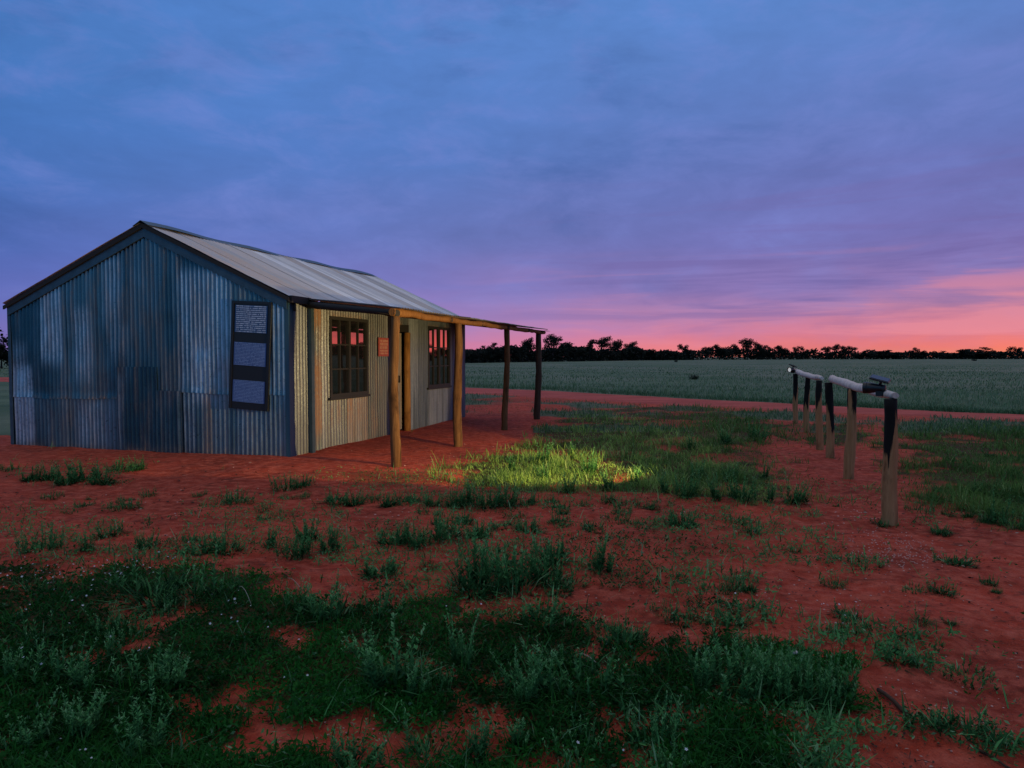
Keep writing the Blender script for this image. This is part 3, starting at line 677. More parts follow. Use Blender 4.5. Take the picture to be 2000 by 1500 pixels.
def spot(parent, power, size, blend, col, tilt=0):
    L = bpy.data.lights.new('spot_light', 'SPOT'); L.energy = power; L.spot_size = R(size); L.spot_blend = blend; L.color = col; L.shadow_soft_size = .035
    o = bpy.data.objects.new('spot_light', L); COL.objects.link(o); o.parent = parent; o.location = (.15, 0, 0)
    o.rotation_euler = Vector((math.cos(R(tilt)), 0, math.sin(R(tilt)))).to_track_quat('-Z', 'Y').to_euler(); return o
spot(l1, 1650, 52, .12, (1.0, .71, .29)); spot(l2, 70, 60, .5, (1.0, .75, .5))

# ------------------------------------------------------------------ plants: generators
def blades(x, y, z, h, w, az, lean, bend, tint, g2=None):
    """bent tapering blades, two quads each"""
    n = len(x); dx, dy = np.cos(az), np.sin(az); px, py = -dy, dx
    V = np.empty((n, 6, 3)); 
    for k, (f, wf) in enumerate(((0, .8), (.55, 1.0), (1.0, .12))):
        out = (lean * f + bend * f * f) * h; up = h * f * np.sqrt(np.clip(1 - (lean + bend * f) ** 2 * .5, .2, 1))
        for q, sg in enumerate((-.5, .5)):
            V[:, k * 2 + q, 0] = x + dx * out + px * w * wf * sg; V[:, k * 2 + q, 1] = y + dy * out + py * w * wf * sg; V[:, k * 2 + q, 2] = z + up
    b = (np.arange(n) * 6)[:, None]; Q = np.concatenate([b + np.array([[0, 1, 3, 2]]), b + np.array([[2, 3, 5, 4]])])
    T = np.zeros((n, 6, 3)); T[:, :, 0] = tint[:, None]; T[:, :, 1] = 0 if g2 is None else g2[:, None]
    return V.reshape(-1, 3), Q, T.reshape(-1, 3)
def leaves(c, d, up, ln, wd, tint, g2=None):
    """diamond leaves from point c along direction d"""
    n = len(c); s = np.cross(d, up); s /= np.linalg.norm(s, axis=1, keepdims=True) + 1e-9; nn = np.cross(s, d)
    V = np.empty((n, 4, 3)); L = ln[:, None]; Wd = wd[:, None]
    V[:, 0] = c; V[:, 1] = c + d * L * .5 + s * Wd * .5 + nn * Wd * .15; V[:, 2] = c + d * L; V[:, 3] = c + d * L * .5 - s * Wd * .5 + nn * Wd * .15
    Q = (np.arange(n) * 4)[:, None] + np.array([[0, 1, 2, 3]])
    T = np.zeros((n, 4, 3)); T[:, :, 0] = tint[:, None]; T[:, :, 1] = 0 if g2 is None else g2[:, None]
    return V.reshape(-1, 3), Q, T.reshape(-1, 3)
def merge(parts):
    V = []; Q = []; T = []; n = 0
    for v_, q_, t_ in parts: V.append(v_); Q.append(q_ + n); T.append(t_); n += len(v_)
    return np.concatenate(V), np.concatenate(Q), np.concatenate(T)
def rand_dirs(n, rg, zlo=-1, zhi=1):
    z = rg.uniform(zlo, zhi, n); a = rg.uniform(0, 2 * np.pi, n); r = np.sqrt(1 - z * z); return np.stack([r * np.cos(a), r * np.sin(a), z], 1)
UP = np.array([[0, 0, 1.0]])
def stuff(name, parts, m, label, cat):
    V, Q, T = merge(parts); o = link(name, np_mesh(name, V, Q, {'tint': T}), m); return tag(o, label, cat, None, 'stuff')

# ---- low herb mat, sprigs of small leaves
def sample(n, u0, u1, v0, v1):
    u = rng.uniform(u0, u1, n); v = rng.uniform(v0, v1, n); x, y = ground_np(u, v); return u, v, x, y
def sprigs(x, y, k, ln, rg, spread=.03, hz=.03, g2p=.04):
    n = len(x); xx = np.repeat(x, k) + rg.normal(0, spread, n * k); yy = np.repeat(y, k) + rg.normal(0, spread, n * k)
    z = height(xx, yy) + rg.uniform(.0, hz, n * k) + .012
    d = rand_dirs(n * k, rg, .0, .85); L = ln * rg.uniform(.5, 1.5, n * k)
    base = np.repeat(np.clip(sstep(.36, .64, fbm(x * 2.2, y * 2.2, 71)), 0, 1), k)
    tint = np.clip(base * .75 + rg.uniform(0, .4, n * k), 0, 1)
    return leaves(np.stack([xx, yy, z], 1), d, rand_dirs(n * k, rg), L, L * rg.uniform(.25, .5, n * k), tint, (rg.random(n * k) < g2p) * rg.uniform(.4, 1, n * k))
u, v, x, y = sample(80000, -350, 2350, 1060, 1720)
m_, p_, l_, f_, g_ = veg_density(x, y); keep = rng.random(len(x)) < m_ * .85; xs, ys = x[keep], y[keep]
parts = [sprigs(xs, ys, 6, .024, rng)]
bl = rng.random(len(xs)) < .38; n = bl.sum()
parts.append(blades(xs[bl] + rng.normal(0, .02, n), ys[bl] + rng.normal(0, .02, n), height(xs[bl], ys[bl]) + .01, rng.uniform(.04, .13, n), rng.uniform(.003, .006, n), rng.uniform(0, 6.28, n), rng.uniform(.1, .8, n), rng.uniform(0, .8, n), rng.uniform(.1, .8, n), (rng.random(n) < .06) * rng.uniform(.3, 1, n)))
stuff('herb_mat', parts, M['mat_leaf'], 'dark green mat of low herbs covering the near ground', 'ground cover')
# ---- sparse low patches on the red soil
u, v, x, y = sample(64000, -300, 2300, 770, 1560)
m_, p_, l_, f_, g_ = veg_density(x, y); tt = lerp_line(TRACK_BOT, u); sc = np.clip(y / 6, .5, 2.2)
keep = (rng.random(len(x)) < np.maximum(p_ * .95, .006)) & (v > tt + 2) & (m_ < .4) & (l_ < .3); xs, ys = x[keep], y[keep]; sk = np.repeat(sc[keep], 4)
parts = [sprigs(xs, ys, 5, .024, rng, .03, .03, .10)]
bl = rng.random(len(xs)) < .5; n = bl.sum()
parts.append(blades(xs[bl], ys[bl], height(xs[bl], ys[bl]), rng.uniform(.05, .14, n), rng.uniform(.004, .009, n), rng.uniform(0, 6.28, n), rng.uniform(.1, .7, n), rng.uniform(0, .7, n), rng.uniform(.1, .9, n), (rng.random(n) < .12) * rng.uniform(.3, 1, n)))
stuff('sparse_herbs', parts, M['tuft'], 'thin scatter of grey green herbs over the bare red soil', 'herbs')
# ---- lush upright grass
u, v, x, y = sample(150000, 800, 2500, 785, 1080)
m_, p_, l_, f_, g_ = veg_density(x, y); keep = rng.random(len(x)) < l_ * 1.0; x, y = x[keep], y[keep]; n = len(x); dsz = np.clip(y / 8, .8, 2.0)
cl = fbm(x * 1.6, y * 1.6, 83)
parts = [blades(x, y, height(x, y), rng.uniform(.035, .12, n) * (.25 + 1.5 * sstep(.35, .7, cl) + .25 * np.exp(-((x - .6) / 1.3) ** 2 - ((y - 9.2) / 1.6) ** 2)) + (rng.random(n) < .06) * rng.uniform(.03, .12, n), rng.uniform(.004, .009, n) * dsz, rng.uniform(0, 6.28, n), rng.uniform(.02, .75, n), rng.uniform(0, .9, n), np.clip(sstep(.35, .65, fbm(x * 3.1, y * 3.1, 85)) * .7 + rng.uniform(0, .4, n), 0, 1) * np.where(x > 3.2, .35, 1.0), (rng.random(n) < np.where(x > 3.2, .03, .10)) * rng.uniform(.2, 1, n))]
stuff('meadow_grass', parts, M['lush'], 'patchy green grass in the yard between the veranda and the hitching rails', 'grass')
# ---- verge and far field
u, v, x, y = sample(26000, 860, 2300, 765, 850)
m_, p_, l_, f_, g_ = veg_density(x, y); keep = rng.random(len(x)) < g_ * .9; x, y = x[keep], y[keep]; n = len(x)
pv = blades(x, y, height(x, y), rng.uniform(.05, .16, n), rng.uniform(.012, .024, n), rng.uniform(0, 6.28, n), rng.uniform(.02, .5, n), rng.uniform(0, .6, n), rng.uniform(0, .9, n), (rng.random(n) < .2) * rng.uniform(.2, 1, n))
u = rng.uniform(-500, 2500, 100000); v = 703 + 140 * rng.random(100000) ** 1.25; x, y = ground_np(u, v)
m_, p_, l_, f_, g_ = veg_density(x, y); lx = (x - CX) * math.sin(ANG) - (y - CY) * math.cos(ANG); ly = (x - CX) * math.cos(ANG) + (y - CY) * math.sin(ANG)
keep = (f_ > .5) & ~((lx > -W - .3) & (lx < 2.4) & (ly > -.3) & (ly < LEN + .5)) & (v < lerp_line(TRACK_TOP, u) - 1); x, y = x[keep], y[keep]; n = len(x)
sz = np.clip(y / 22, .9, 3.5); cl = fbm(x * .35, y * .35, 87)
pf = blades(x, y, height(x, y) - .02, rng.uniform(.10, .24, n) * (.45 + cl) * np.clip(1.15 - y / 220, .45, 1.1), rng.uniform(.010, .022, n) * sz, rng.uniform(0, 6.28, n), rng.uniform(.02, .5, n), rng.uniform(0, .6, n), np.clip(.9 * sstep(.35, .65, fbm(x * .09, y * .22, 88)) + rng.uniform(0, .3, n), 0, 1), (rng.random(n) < .12) * rng.uniform(.2, .8, n))
u = rng.uniform(880, 2400, 9000); v = lerp_line(TRACK_TOP, u) - np.abs(rng.normal(0, 3.2, 9000)); x, y = ground_np(u, v); n = len(x)
pl_ = blades(x, y, height(x, y), rng.uniform(.08, .22, n) * (.4 + fbm(x * .8, y * .8, 89)), rng.uniform(.008, .018, n), rng.uniform(0, 6.28, n), rng.uniform(.02, .6, n), rng.uniform(0, .7, n), rng.uniform(0, .25, n))  # dark-tinted blades painting the shadow band along the track's upper edge
stuff('field_grass', [pv, pf, pl_], M['field'], 'grey green grass of the wide flat field beyond the track', 'grass')
# ---- white flowers
pts = []
for (a, b, c, d_, k) in ((60, 1140, 80, 22, 40), (240, 1115, 140, 30, 60), (210, 1140, 60, 16, 30), (100, 1180, 110, 40, 30), (460, 1185, 40, 24, 16), (470, 1235, 60, 40, 14), (600, 1310, 160, 60, 10), (200, 1330, 200, 90, 18),
                         (90, 1480, 200, 60, 14), (1340, 1006, 22, 6, 12), (1640, 1205, 70, 14, 10), (1180, 1490, 120, 20, 8), (930, 1195, 60, 14, 8), (1640, 1238, 40, 12, 10), (1460, 1175, 40, 12, 6), (1560, 1410, 10, 10, 2)):
    for _ in range(max(2, int(k * .55))): pts.append((random.gauss(a, c * .5), random.gauss(b, d_ * .5)))
pu = np.array(pts); px_, py_ = ground_np(pu[:, 0], pu[:, 1]); pz_ = height(px_, py_) + rng.uniform(.03, .09, len(px_))
fl = MB()
for x_, y_, z_ in zip(px_, py_, pz_):
    r_ = random.uniform(.003, .0065); ti = Vector((random.gauss(0, .4), random.gauss(-.4, .4), 1)).normalized(); a = ti.orthogonal().normalized(); b = ti.cross(a); c = Vector((x_, y_, z_))
    for k in range(5):
        t0 = k * 1.2566; p0 = c + (a * math.cos(t0 - .5) + b * math.sin(t0 - .5)) * r_ * .8; p1 = c + (a * math.cos(t0) + b * math.sin(t0)) * r_ * 1.3 + ti * r_ * .2; p2 = c + (a * math.cos(t0 + .5) + b * math.sin(t0 + .5)) * r_ * .8
        fl.add([c, p0, p1, p2], [(0, 1, 2, 3)])
tag(fl.build('white_flowers', M['petal']), 'sprinkle of tiny white flowers in the near herbs', 'flowers', None, 'stuff')
# ---- pebbles
pb = MB(); rd = random.Random(21)
def rock(mb, c, r, rd, flat=.6):
    vs = []; 
    for k in range(6):
        d_ = ((1, 0, 0), (0, 1, 0), (-1, 0, 0), (0, -1, 0), (0, 0, 1), (0, 0, -1))[k]; q = r * rd.uniform(.7, 1.2)
        vs.append((c[0] + d_[0] * q, c[1] + d_[1] * q, c[2] + d_[2] * q * flat))
    mb.add(vs, [(0, 1, 4), (1, 2, 4), (2, 3, 4), (3, 0, 4), (1, 0, 5), (2, 1, 5), (3, 2, 5), (0, 3, 5)])
for (a, b, c, d_, k, s0) in ((1740, 1075, 120, 40, 420, .006), (1650, 1000, 100, 30, 60, .009), (1500, 1150, 350, 90, 160, .006), (900, 1000, 600, 90, 130, .009), (400, 1010, 400, 60, 90, .009), (1700, 1350, 300, 120, 130, .005), (700, 1440, 120, 30, 30, .005), (1000, 880, 200, 40, 40, .012)):
    for _ in range(k):
        uu, vv = rd.gauss(a, c * .5), rd.gauss(b, d_ * .5)
        if vv < 820: continue
        x_, y_ = ground_at(uu, vv); rock(pb, (x_, y_, float(height(np.array([x_]), np.array([y_]))[0]) + .003), s0 * rd.uniform(.5, 1.5), rd)
tag(pb.build('pebbles', M['pebble']), 'pale pebbles scattered over the red soil', 'pebbles', None, 'stuff')
st = MB(); rock(st, (0, 0, .012), .026, random.Random(2), .55); o = st.build('white_stone', M['stone'], None, .006); x_, y_ = ground_at(1552, 1290)
o.location = (x_, y_, float(height(np.array([x_]), np.array([y_]))[0]) + .03); tag(o, 'small white stone behind the dark bush at the lower right', 'stone')
# ---- litter: bits of dead leaf, bark and twig lying on the soil
u, v, x, y = sample(15000, -250, 2250, 880, 1600); m_, p_, l_, f_, g_ = veg_density(x, y)
keep = (m_ < .5) & (l_ < .4) & (rng.random(len(x)) < sstep(.40, .62, fbm(x * 1.5, y * 1.5, 61)) * .8 + .06); x, y = x[keep], y[keep]; n = len(x)
d_ = rand_dirs(n, rng, -.12, .25); L = rng.uniform(.010, .035, n) * np.clip(y / 5, .7, 1.6)
twig = rng.random(n) < .25; Wd = np.where(twig, .08, rng.uniform(.3, .6, n)); L = np.where(twig, L * 2.4, L)
stuff('leaf_litter', [leaves(np.stack([x, y, height(x, y) + .008], 1), d_, np.repeat(UP, n, 0) + rng.normal(0, .3, (n, 3)), L, L * Wd, rng.random(n), (rng.random(n) < .12) * 1.0)], M['litter'], 'dead leaves and twig bits lying on the red soil', 'litter')
# long dark stick half buried at the lower right
def gz(x, y): return float(height(np.array([x]), np.array([y]))[0])
mb = MB(); P = []
for i in range(18):
    f = i / 17; x_, y_ = ground_at(1715 + 260 * f, 1355 + 160 * f + 10 * math.sin(f * 5)); P.append((x_, y_, gz(x_, y_) + .012 + .006 * math.sin(i)))
mb.tube(P, [.009 - .004 * i / 17 for i in range(18)], 7, .15, 2); tag(mb.build('fallen_stick', M['darkwood']), 'long thin dark stick lying on the red soil at the lower right corner', 'stick')

# ---- plant tufts: leafy rosettes with upright spikes
def tuft_mesh(name, seed, h, rad, nst, nleaf, spike, w=1.0):
    rg = np.random.default_rng(seed); parts = []
    # basal leaves, tinted dark to paint in the shade at the plant's foot
    n = nleaf; az = rg.uniform(0, 6.28, n); r0 = rad * .55 * np.sqrt(rg.random(n)); x = r0 * np.cos(az + rg.normal(0, .6, n)); y = r0 * np.sin(az + rg.normal(0, .6, n))
    parts.append(blades(x, y, np.full(n, -.01), h * rg.uniform(.18, .55, n), rg.uniform(.005, .011, n) * w, az, rg.uniform(.15, .95, n), rg.uniform(.0, .9, n), rg.uniform(0, 1, n) ** 2 * .7, (rg.random(n) < .10) * rg.uniform(.3, 1, n)))
    # upright stems with leaves all the way up
    for s in range(nst):
        a = rg.uniform(0, 6.28); r = rad * .8 * math.sqrt(rg.random()); hh = h * rg.uniform(.5, 1.15); ln = rg.uniform(.05, .35); bx, by = r * math.cos(a), r * math.sin(a)
        k = int(1.5 * spike * rg.uniform(.7, 1.3)); f = np.sort(rg.uniform(.1, 1, k)); la = rg.uniform(0, 6.28, k)
        c = np.stack([bx + math.cos(a) * ln * hh * f * f, by + math.sin(a) * ln * hh * f * f, hh * f], 1)
        d_ = np.stack([np.cos(la), np.sin(la), rg.uniform(.5, 1.6, k)], 1); d_ /= np.linalg.norm(d_, axis=1, keepdims=True)
        L = (.042 - .027 * f) * rg.uniform(.7, 1.3, k) * (h / .25) ** .5
        parts.append(leaves(c, d_, np.repeat(UP, k, 0) + rg.normal(0, .2, (k, 3)), L, L * rg.uniform(.25, .42, k), np.clip(.1 + .9 * f + rg.normal(0, .15, k), 0, 1), (f > .8) * rg.uniform(0, .7, k)))
        o = np.array([0.]); parts.append(blades(np.array([bx]), np.array([by]), o, np.array([hh]), np.array([.005 * w]), np.array([a]), np.array([ln * .3]), np.array([ln * .7]), np.array([.5])))
    V, Q, T = merge(parts); me = np_mesh(name, V, Q, {'tint': T}); me.materials.append(M['tuft']); return me
TM = [tuft_mesh('spiky_tuft', 1, .28, .11, 13, 90, 34), tuft_mesh('spiky_tuft', 2, .26, .14, 16, 110, 28), tuft_mesh('leafy_tuft', 3, .19, .15, 14, 150, 20, 1.2),
      tuft_mesh('leafy_tuft', 4, .16, .17, 16, 170, 16, 1.3), tuft_mesh('low_tuft', 5, .11, .17, 12, 200, 12, 1.1), tuft_mesh('bush_tuft', 6, .30, .26, 42, 240, 30, 1.1), tuft_mesh('grass_tuft', 7, .20, .09, 3, 170, 10, .7)]
TM += [tuft_mesh('spiky_tuft', 11, .28, .09, 8, 50, 40), tuft_mesh('spiky_tuft', 12, .26, .17, 22, 60, 24), tuft_mesh('leafy_tuft', 13, .19, .13, 9, 120, 26, 1.5), tuft_mesh('leafy_tuft', 14, .16, .20, 24, 90, 14, 1.0), tuft_mesh('low_tuft', 15, .11, .22, 18, 120, 14, .9), tuft_mesh('bush_tuft', 16, .30, .30, 50, 120, 34, 1.0), tuft_mesh('grass_tuft', 17, .20, .12, 6, 130, 14, .6)]
KIND = ['spiky_herb', 'spiky_herb', 'leafy_herb', 'leafy_herb', 'low_herb', 'bushy_herb', 'grass_tuft']
def tuft(u, v, k, hpx, label, group=None, cat='plant'):
    """u, v: where its foot stands in the photograph; hpx: its height there"""
    x, y = ground_at(u, v); me = TM[k + 7 * (random.random() < .5)]; h0 = (.28, .26, .19, .16, .11, .30, .20)[k]; s = hpx * math.hypot(y, HC) / F / h0 * 1.15
    o = bpy.data.objects.new(KIND[k], me); COL.objects.link(o); o.location = (x, y, gz(x, y)); o.rotation_euler = (random.gauss(0, .06), random.gauss(0, .06), random.uniform(0, 6.28)); o.scale = (s * random.uniform(.75, 1.35), s * random.uniform(.75, 1.35), s * random.uniform(.85, 1.1))
    return tag(o, label, cat, group)
UNIQ = [
    (925, 1158, 0, 100, 'tallest spiky grey green herb in the clump in the middle of the red soil'), (1010, 1148, 1, 80, 'broad grey green herb right beside the tallest spiky one mid ground'),
    (1070, 1138, 1, 70, 'grey green herb at the right edge of the big mid ground clump'), (975, 1112, 2, 52, 'leafy herb behind the big mid ground clump on red soil'),
    (1080, 1096, 2, 46, 'leafy dark herb behind the right side of the mid ground clump'), (1168, 1115, 0, 72, 'lone spiky herb on red soil right of the mid ground clump'),
    (770, 1062, 2, 42, 'leafy herb at the left end of the short row in front of the lamplit grass'), (825, 1062, 3, 40, 'leafy herb in the middle of the short row on red soil'),
    (868, 1058, 1, 48, 'spiky herb at the right end of the short row on red soil'), (930, 1054, 2, 40, 'rounded leafy herb alone below the lamplit grass'), (1033, 1040, 3, 30, 'small round leafy herb alone below the lamplit grass tip'),
    (600, 1052, 2, 42, 'leafy herb on red soil directly below the first veranda post'), (650, 1080, 0, 55, 'spiky herb in front of the leafy one below the first veranda post'), (575, 1088, 1, 42, 'narrow herb on red soil with a tiny one at its foot'),
    (525, 1072, 0, 46, 'upright spiky herb alone on red soil below the information board'), (445, 1076, 2, 46, 'broad leafy herb at the right end of a low green strip'), (395, 1076, 3, 34, 'leafy herb in the middle of a low green strip'),
    (285, 1074, 1, 36, 'small spiky herb on red soil below the patched gable sheet'), (215, 1046, 3, 28, 'low leafy herb in front of the left part of the gable wall'), (170, 1078, 0, 34, 'pale spiky herb at the left below the gable wall'),
    (85, 1076, 3, 40, 'leafy herb near the left picture edge above the white flowers'), (740, 1122, 2, 46, 'leafy herb on red soil left of the big mid ground clump'), (838, 1108, 6, 32, 'small grassy tuft just left of the big mid ground clump'),
    (300, 1180, 6, 95, 'tall grassy tuft among the white flowers at the left'), (385, 1178, 6, 78, 'second grassy tuft right of the tall one by the white flowers'), (640, 1205, 1, 75, 'large grey green herb at the top edge of the near herb mat'), (735, 1200, 2, 52, 'leafy herb at the edge of the red soil left of centre'),
    (770, 1345, 0, 100, 'tall spiked herb in the herb mat left of the centre'), (905, 1300, 0, 70, 'thin spiked herb in the middle of the near herb mat'), (1068, 1372, 0, 92, 'tall spiked herb in the herb mat right of the centre'), (1030, 1355, 1, 66, 'spiked herb leaning beside the tall one right of the centre'),
    (1065, 1225, 2, 58, 'dark rosette herb with long leaves at the top edge of the mat'), (1218, 1262, 3, 45, 'leafy grey herb at the right top edge of the near mat'), (1285, 1445, 1, 60, 'bluish spiky herb beside the small red bare patch'),
    (1440, 1350, 5, 82, 'left part of the big dark bush at the lower right'), (1520, 1362, 5, 92, 'middle of the big dark bush at the lower right'), (1605, 1366, 5, 80, 'right part of the big dark bush at the lower right'),
    (1640, 1242, 3, 34, 'leafy herb with white flowers on red soil above the big dark bush'), (1752, 1292, 2, 46, 'rosette herb with broad leaves on red soil right of the dark bush'), (1800, 1265, 4, 26, 'low dark herb behind the broad rosette at the right'),
    (1885, 1318, 4, 26, 'low dark herb on red soil at the far right of the near ground'), (1440, 1190, 4, 24, 'low dark herb with white flowers on red soil right of centre'), (1690, 1106, 4, 22, 'low dark strip of herb below the nearest hitching post'),
    (1600, 1530, 2, 60, 'leafy herb at the bottom edge on the right'), (1872, 1440, 4, 36, 'straggling herb beside the dark stick'), (930, 1490, 0, 92, 'tall spiked herb at the bottom edge near the centre'), (830, 1478, 6, 70, 'grassy tuft at the bottom edge left of the tall spiked herb'),
    (690, 1500, 1, 62, 'pale spiked herb at the bottom edge below the large red patch'), (280, 1478, 0, 75, 'spiked herb at the bottom left with pale leaves'), (135, 1462, 0, 70, 'thin pale spike in the bottom left corner'), (50, 1462, 1, 60, 'spiked herb at the left end of the bottom edge'),
    (215, 1250, 1, 48, 'small pale spike in the dark mat at the left'), (330, 1345, 1, 50, 'bluish spike in the dark mat left of the red patches'), (1300, 1198, 4, 20, 'tiny dark herb alone on red soil right of centre'), (1430, 1142, 3, 22, 'tiny leafy herb alone on red soil below the rails'),
    (1335, 1030, 3, 36, 'leafy herb with white flowers at the lower edge of the yard grass'), (1470, 1045, 2, 28, 'dark leafy herb on red soil left of the nearest hitching post'), (1945, 1016, 6, 52, 'biggest grass clump at the right edge of the photo')]
for q in UNIQ: tuft(*q, 'grey green herbs on the near ground')
rq = random.Random(77)
for _ in range(34):
    a, b = rq.uniform(-40, 1380), rq.uniform(1215, 1500); xq, yq = ground_at(a, b)
    if veg_density(np.array([xq]), np.array([yq]))[0][0] < .5: continue
    tuft(a, b, rq.choice((0, 1, 1, 2, 6, 6, 3)), rq.uniform(34, 66), 'small green herb or grass tuft standing up out of the near herb mat', 'small tufts in the near herb mat')
for a, b, hp in ((255, 1165, 60), (345, 1150, 70), (420, 1170, 66), (455, 1160, 50), (330, 1195, 66), (560, 1190, 50), (600, 1180, 46)): tuft(a, b, 6, hp, 'thin grassy tuft among the taller ones beside the white flowers', 'grassy tufts beside the white flowers')
ROW = [(560, 958, 3, 30), (590, 955, 2, 28), (465, 985, 3, 24), (425, 990, 4, 14), (505, 1000, 4, 16), (550, 1004, 4, 12), (655, 982, 3, 24), (690, 985, 2, 26), (725, 980, 3, 22), (760, 988, 2, 28), (800, 985, 3, 24), (845, 990, 1, 30), (885, 990, 1, 42), (920, 988, 0, 50), (955, 992, 1, 46),
       (990, 990, 0, 44), (1030, 988, 2, 28), (1080, 980, 3, 18), (1130, 985, 4, 14), (1190, 980, 3, 18), (1230, 990, 4, 16), (1275, 992, 3, 18), (1010, 1010, 4, 14), (905, 1022, 3, 28), (860, 1022, 4, 16)]
for (a, b, c, d_) in ROW: tuft(a, b, c, d_, 'small herb in the broken row along the near edge of the lamplit grass', 'row of herbs before the lamplit grass')
rq = random.Random(31); cnt = 0
while cnt < 85:
    a, b = rq.uniform(-30, 1960), rq.uniform(960, 1260)
    if a > 1500 and rq.random() < .6: continue
    xq, yq = ground_at(a, b); q = veg_density(np.array([xq]), np.array([yq]))
    if q[0][0] > .3 or q[2][0] > .3 or float(fbm(np.array([xq * 1.2]), np.array([yq * 1.2]), 99)[0]) < .47: continue
    tuft(a, b, rq.choice((4, 4, 4, 3, 6, 2)), rq.uniform(9, 24) * (b - 600) / 480, 'small low herb dotted over the red soil among the larger herbs', 'small herbs dotted over the red soil'); cnt += 1
LEFT = [(60, 940, 2, 34), (95, 938, 3, 30), (130, 948, 2, 36), (165, 940, 2, 40), (200, 946, 3, 26), (235, 924, 3, 22), (265, 920, 3, 22), (20, 920, 4, 14), (100, 973, 4, 14), (245, 980, 4, 10), (140, 1000, 4, 10)]
for (a, b, c, d_) in LEFT: tuft(a, b, c, d_, 'dark leafy herb in the patch before the left end of the gable wall', 'herbs before the left end of the gable')
EDGE = [(1110, 962, 0, 34), (1190, 958, 0, 36), (1240, 950, 0, 34), (1340, 975, 1, 42), (1400, 982, 0, 46), (1450, 985, 1, 46), (1500, 985, 0, 44), (1550, 985, 1, 38), (1300, 965, 0, 36), (1360, 940, 0, 34), (1430, 945, 1, 34), (1490, 940, 0, 36), (1420, 870, 0, 30), (1480, 862, 1, 30), (1350, 880, 0, 26), (1000, 920, 0, 32), (1060, 905, 0, 34), (1120, 895, 0, 30), (1150, 925, 1, 32), (1060, 940, 0, 30)]
for (a, b, c, d_) in EDGE: tuft(a, b, c, d_, 'upright herb standing up out of the yard grass', 'upright herbs in the yard grass')
RIGHT = [(1800, 1000, 4, 18), (1850, 1005, 6, 24), (1960, 1025, 6, 34), (1990, 1035, 6, 40), (1830, 960, 6, 20), (1900, 960, 6, 24), (1960, 950, 6, 26), (1860, 900, 6, 18), (1930, 890, 6, 20), (2030, 990, 6, 40), (1925, 1020, 6, 30), (1890, 1008, 6, 26)]
for (a, b, c, d_) in RIGHT: tuft(a, b, c, d_, 'grassy herb in the green strip at the right behind the nearest hitching post', 'herbs in the green strip at the right')
for (a, b, hp, lab) in ((1355, 741, 11, 'small dark shrub alone in the middle of the far field'), (1903, 705, 5, 'tiny dark shrub at the far edge of the field'), (1320, 707, 5, 'flat dark shrub at the foot of the tree line')):
    o = tuft(a, b, 5, hp, lab, None, 'shrub'); o.name = 'field_shrub'; o.material_slots[0].link = 'OBJECT'; o.material_slots[0].material = M['crown']
# dry bent stalks
for (a, b, c, d_, lab) in ((465, 1150, 495, 1195, 'pale dry stalk bent over the white flowers at the left'), (1130, 1280, 1180, 1310, 'pale dry stalk lying on the herb mat right of centre'), (560, 1128, 590, 1150, 'short pale dry stalk at the top edge of the mat')):
    x0, y0 = ground_at(c, d_ ); x1, y1 = ground_at(a, d_); mb = MB(); hh = (d_ - b) * math.hypot(y0, HC) / F
    mb.tube([(x0 + (x1 - x0) * f, y0 + .02 * f, gz(x0, y0) + hh * math.sin(f * 1.75)) for f in (0, .2, .4, .6, .8, 1)], [.0022, .002, .002, .0018, .0015, .001], 5); me_o = mb.build('dry_stalk', mat_plain('straw', (.38, .33, .24), .8)); tag(me_o, lab, 'stalk')

# ------------------------------------------------------------------ tree line
TL_U = [-900, 0, 500, 910, 1100, 1250, 1400, 1600, 2000, 2600, 3600]; TL_Y = [60, 88, 120, 165, 220, 290, 350, 400, 460, 520, 560]
def tl_depth(u): return float(np.interp(u, TL_U, TL_Y))
def tree_meshes(seed, dens, clumps, umbrella):
    clumps = int(clumps * 1.45)
    """unit-height tree: trunk and crown"""
    rg = np.random.default_rng(seed); rd = random.Random(seed); tb = MB(); C = []
    lean = rd.uniform(-.06, .06); fork = rd.uniform(.28, .42)
    tb.tube([(0, 0, -.03), (lean * .3, 0, fork * .5), (lean, 0, fork)], [.028, .022, .018], 7)
    for k in range(clumps):
        a = rd.uniform(0, 6.28); r = rd.uniform(.06, .32) if umbrella else rd.uniform(.04, .34); z = rd.uniform(.58, .92) if umbrella else rd.uniform(.32, .90) * (1 - .35 * (r / .36) ** 2)
        p = (lean + r * math.cos(a), r * math.sin(a), z); C.append((p, rd.uniform(.09, .17)))
        mid = (lean + r * .5 * math.cos(a) + rd.uniform(-.03, .03), r * .5 * math.sin(a), fork + (z - fork) * .45)
        tb.tube([(lean, 0, fork - .01), mid, p], [.013, .009, .004], 5)
    parts = []
    for p, r in C:
        n = int(1.5 * dens * (r / .13) ** 2); q = rand_dirs(n, rg) * (rg.random((n, 1)) ** .4) * r * np.array([[.95, .95, .85]]); q[:, 2] *= np.where(q[:, 2] < 0, .6, 1)
        L = rg.uniform(.025, .06, n); parts.append(leaves(q + np.array(p), rand_dirs(n, rg), rand_dirs(n, rg), L, L * rg.uniform(.5, .9, n), rg.random(n)))
    V, Q, T = merge(parts); cm = np_mesh('crown', V, Q, {'tint': T}); cm.materials.append(M['crown'])
    tm = bpy.data.meshes.new('trunk'); tm.from_pydata(tb.v, [], tb.f); tm.materials.append(M['bark']); return cm, tm
TREES = [tree_meshes(1, 130, 13, False), tree_meshes(2, 110, 10, False), tree_meshes(3, 90, 7, True), tree_meshes(4, 150, 18, False), tree_meshes(5, 100, 9, True), tree_meshes(6, 120, 12, False)]
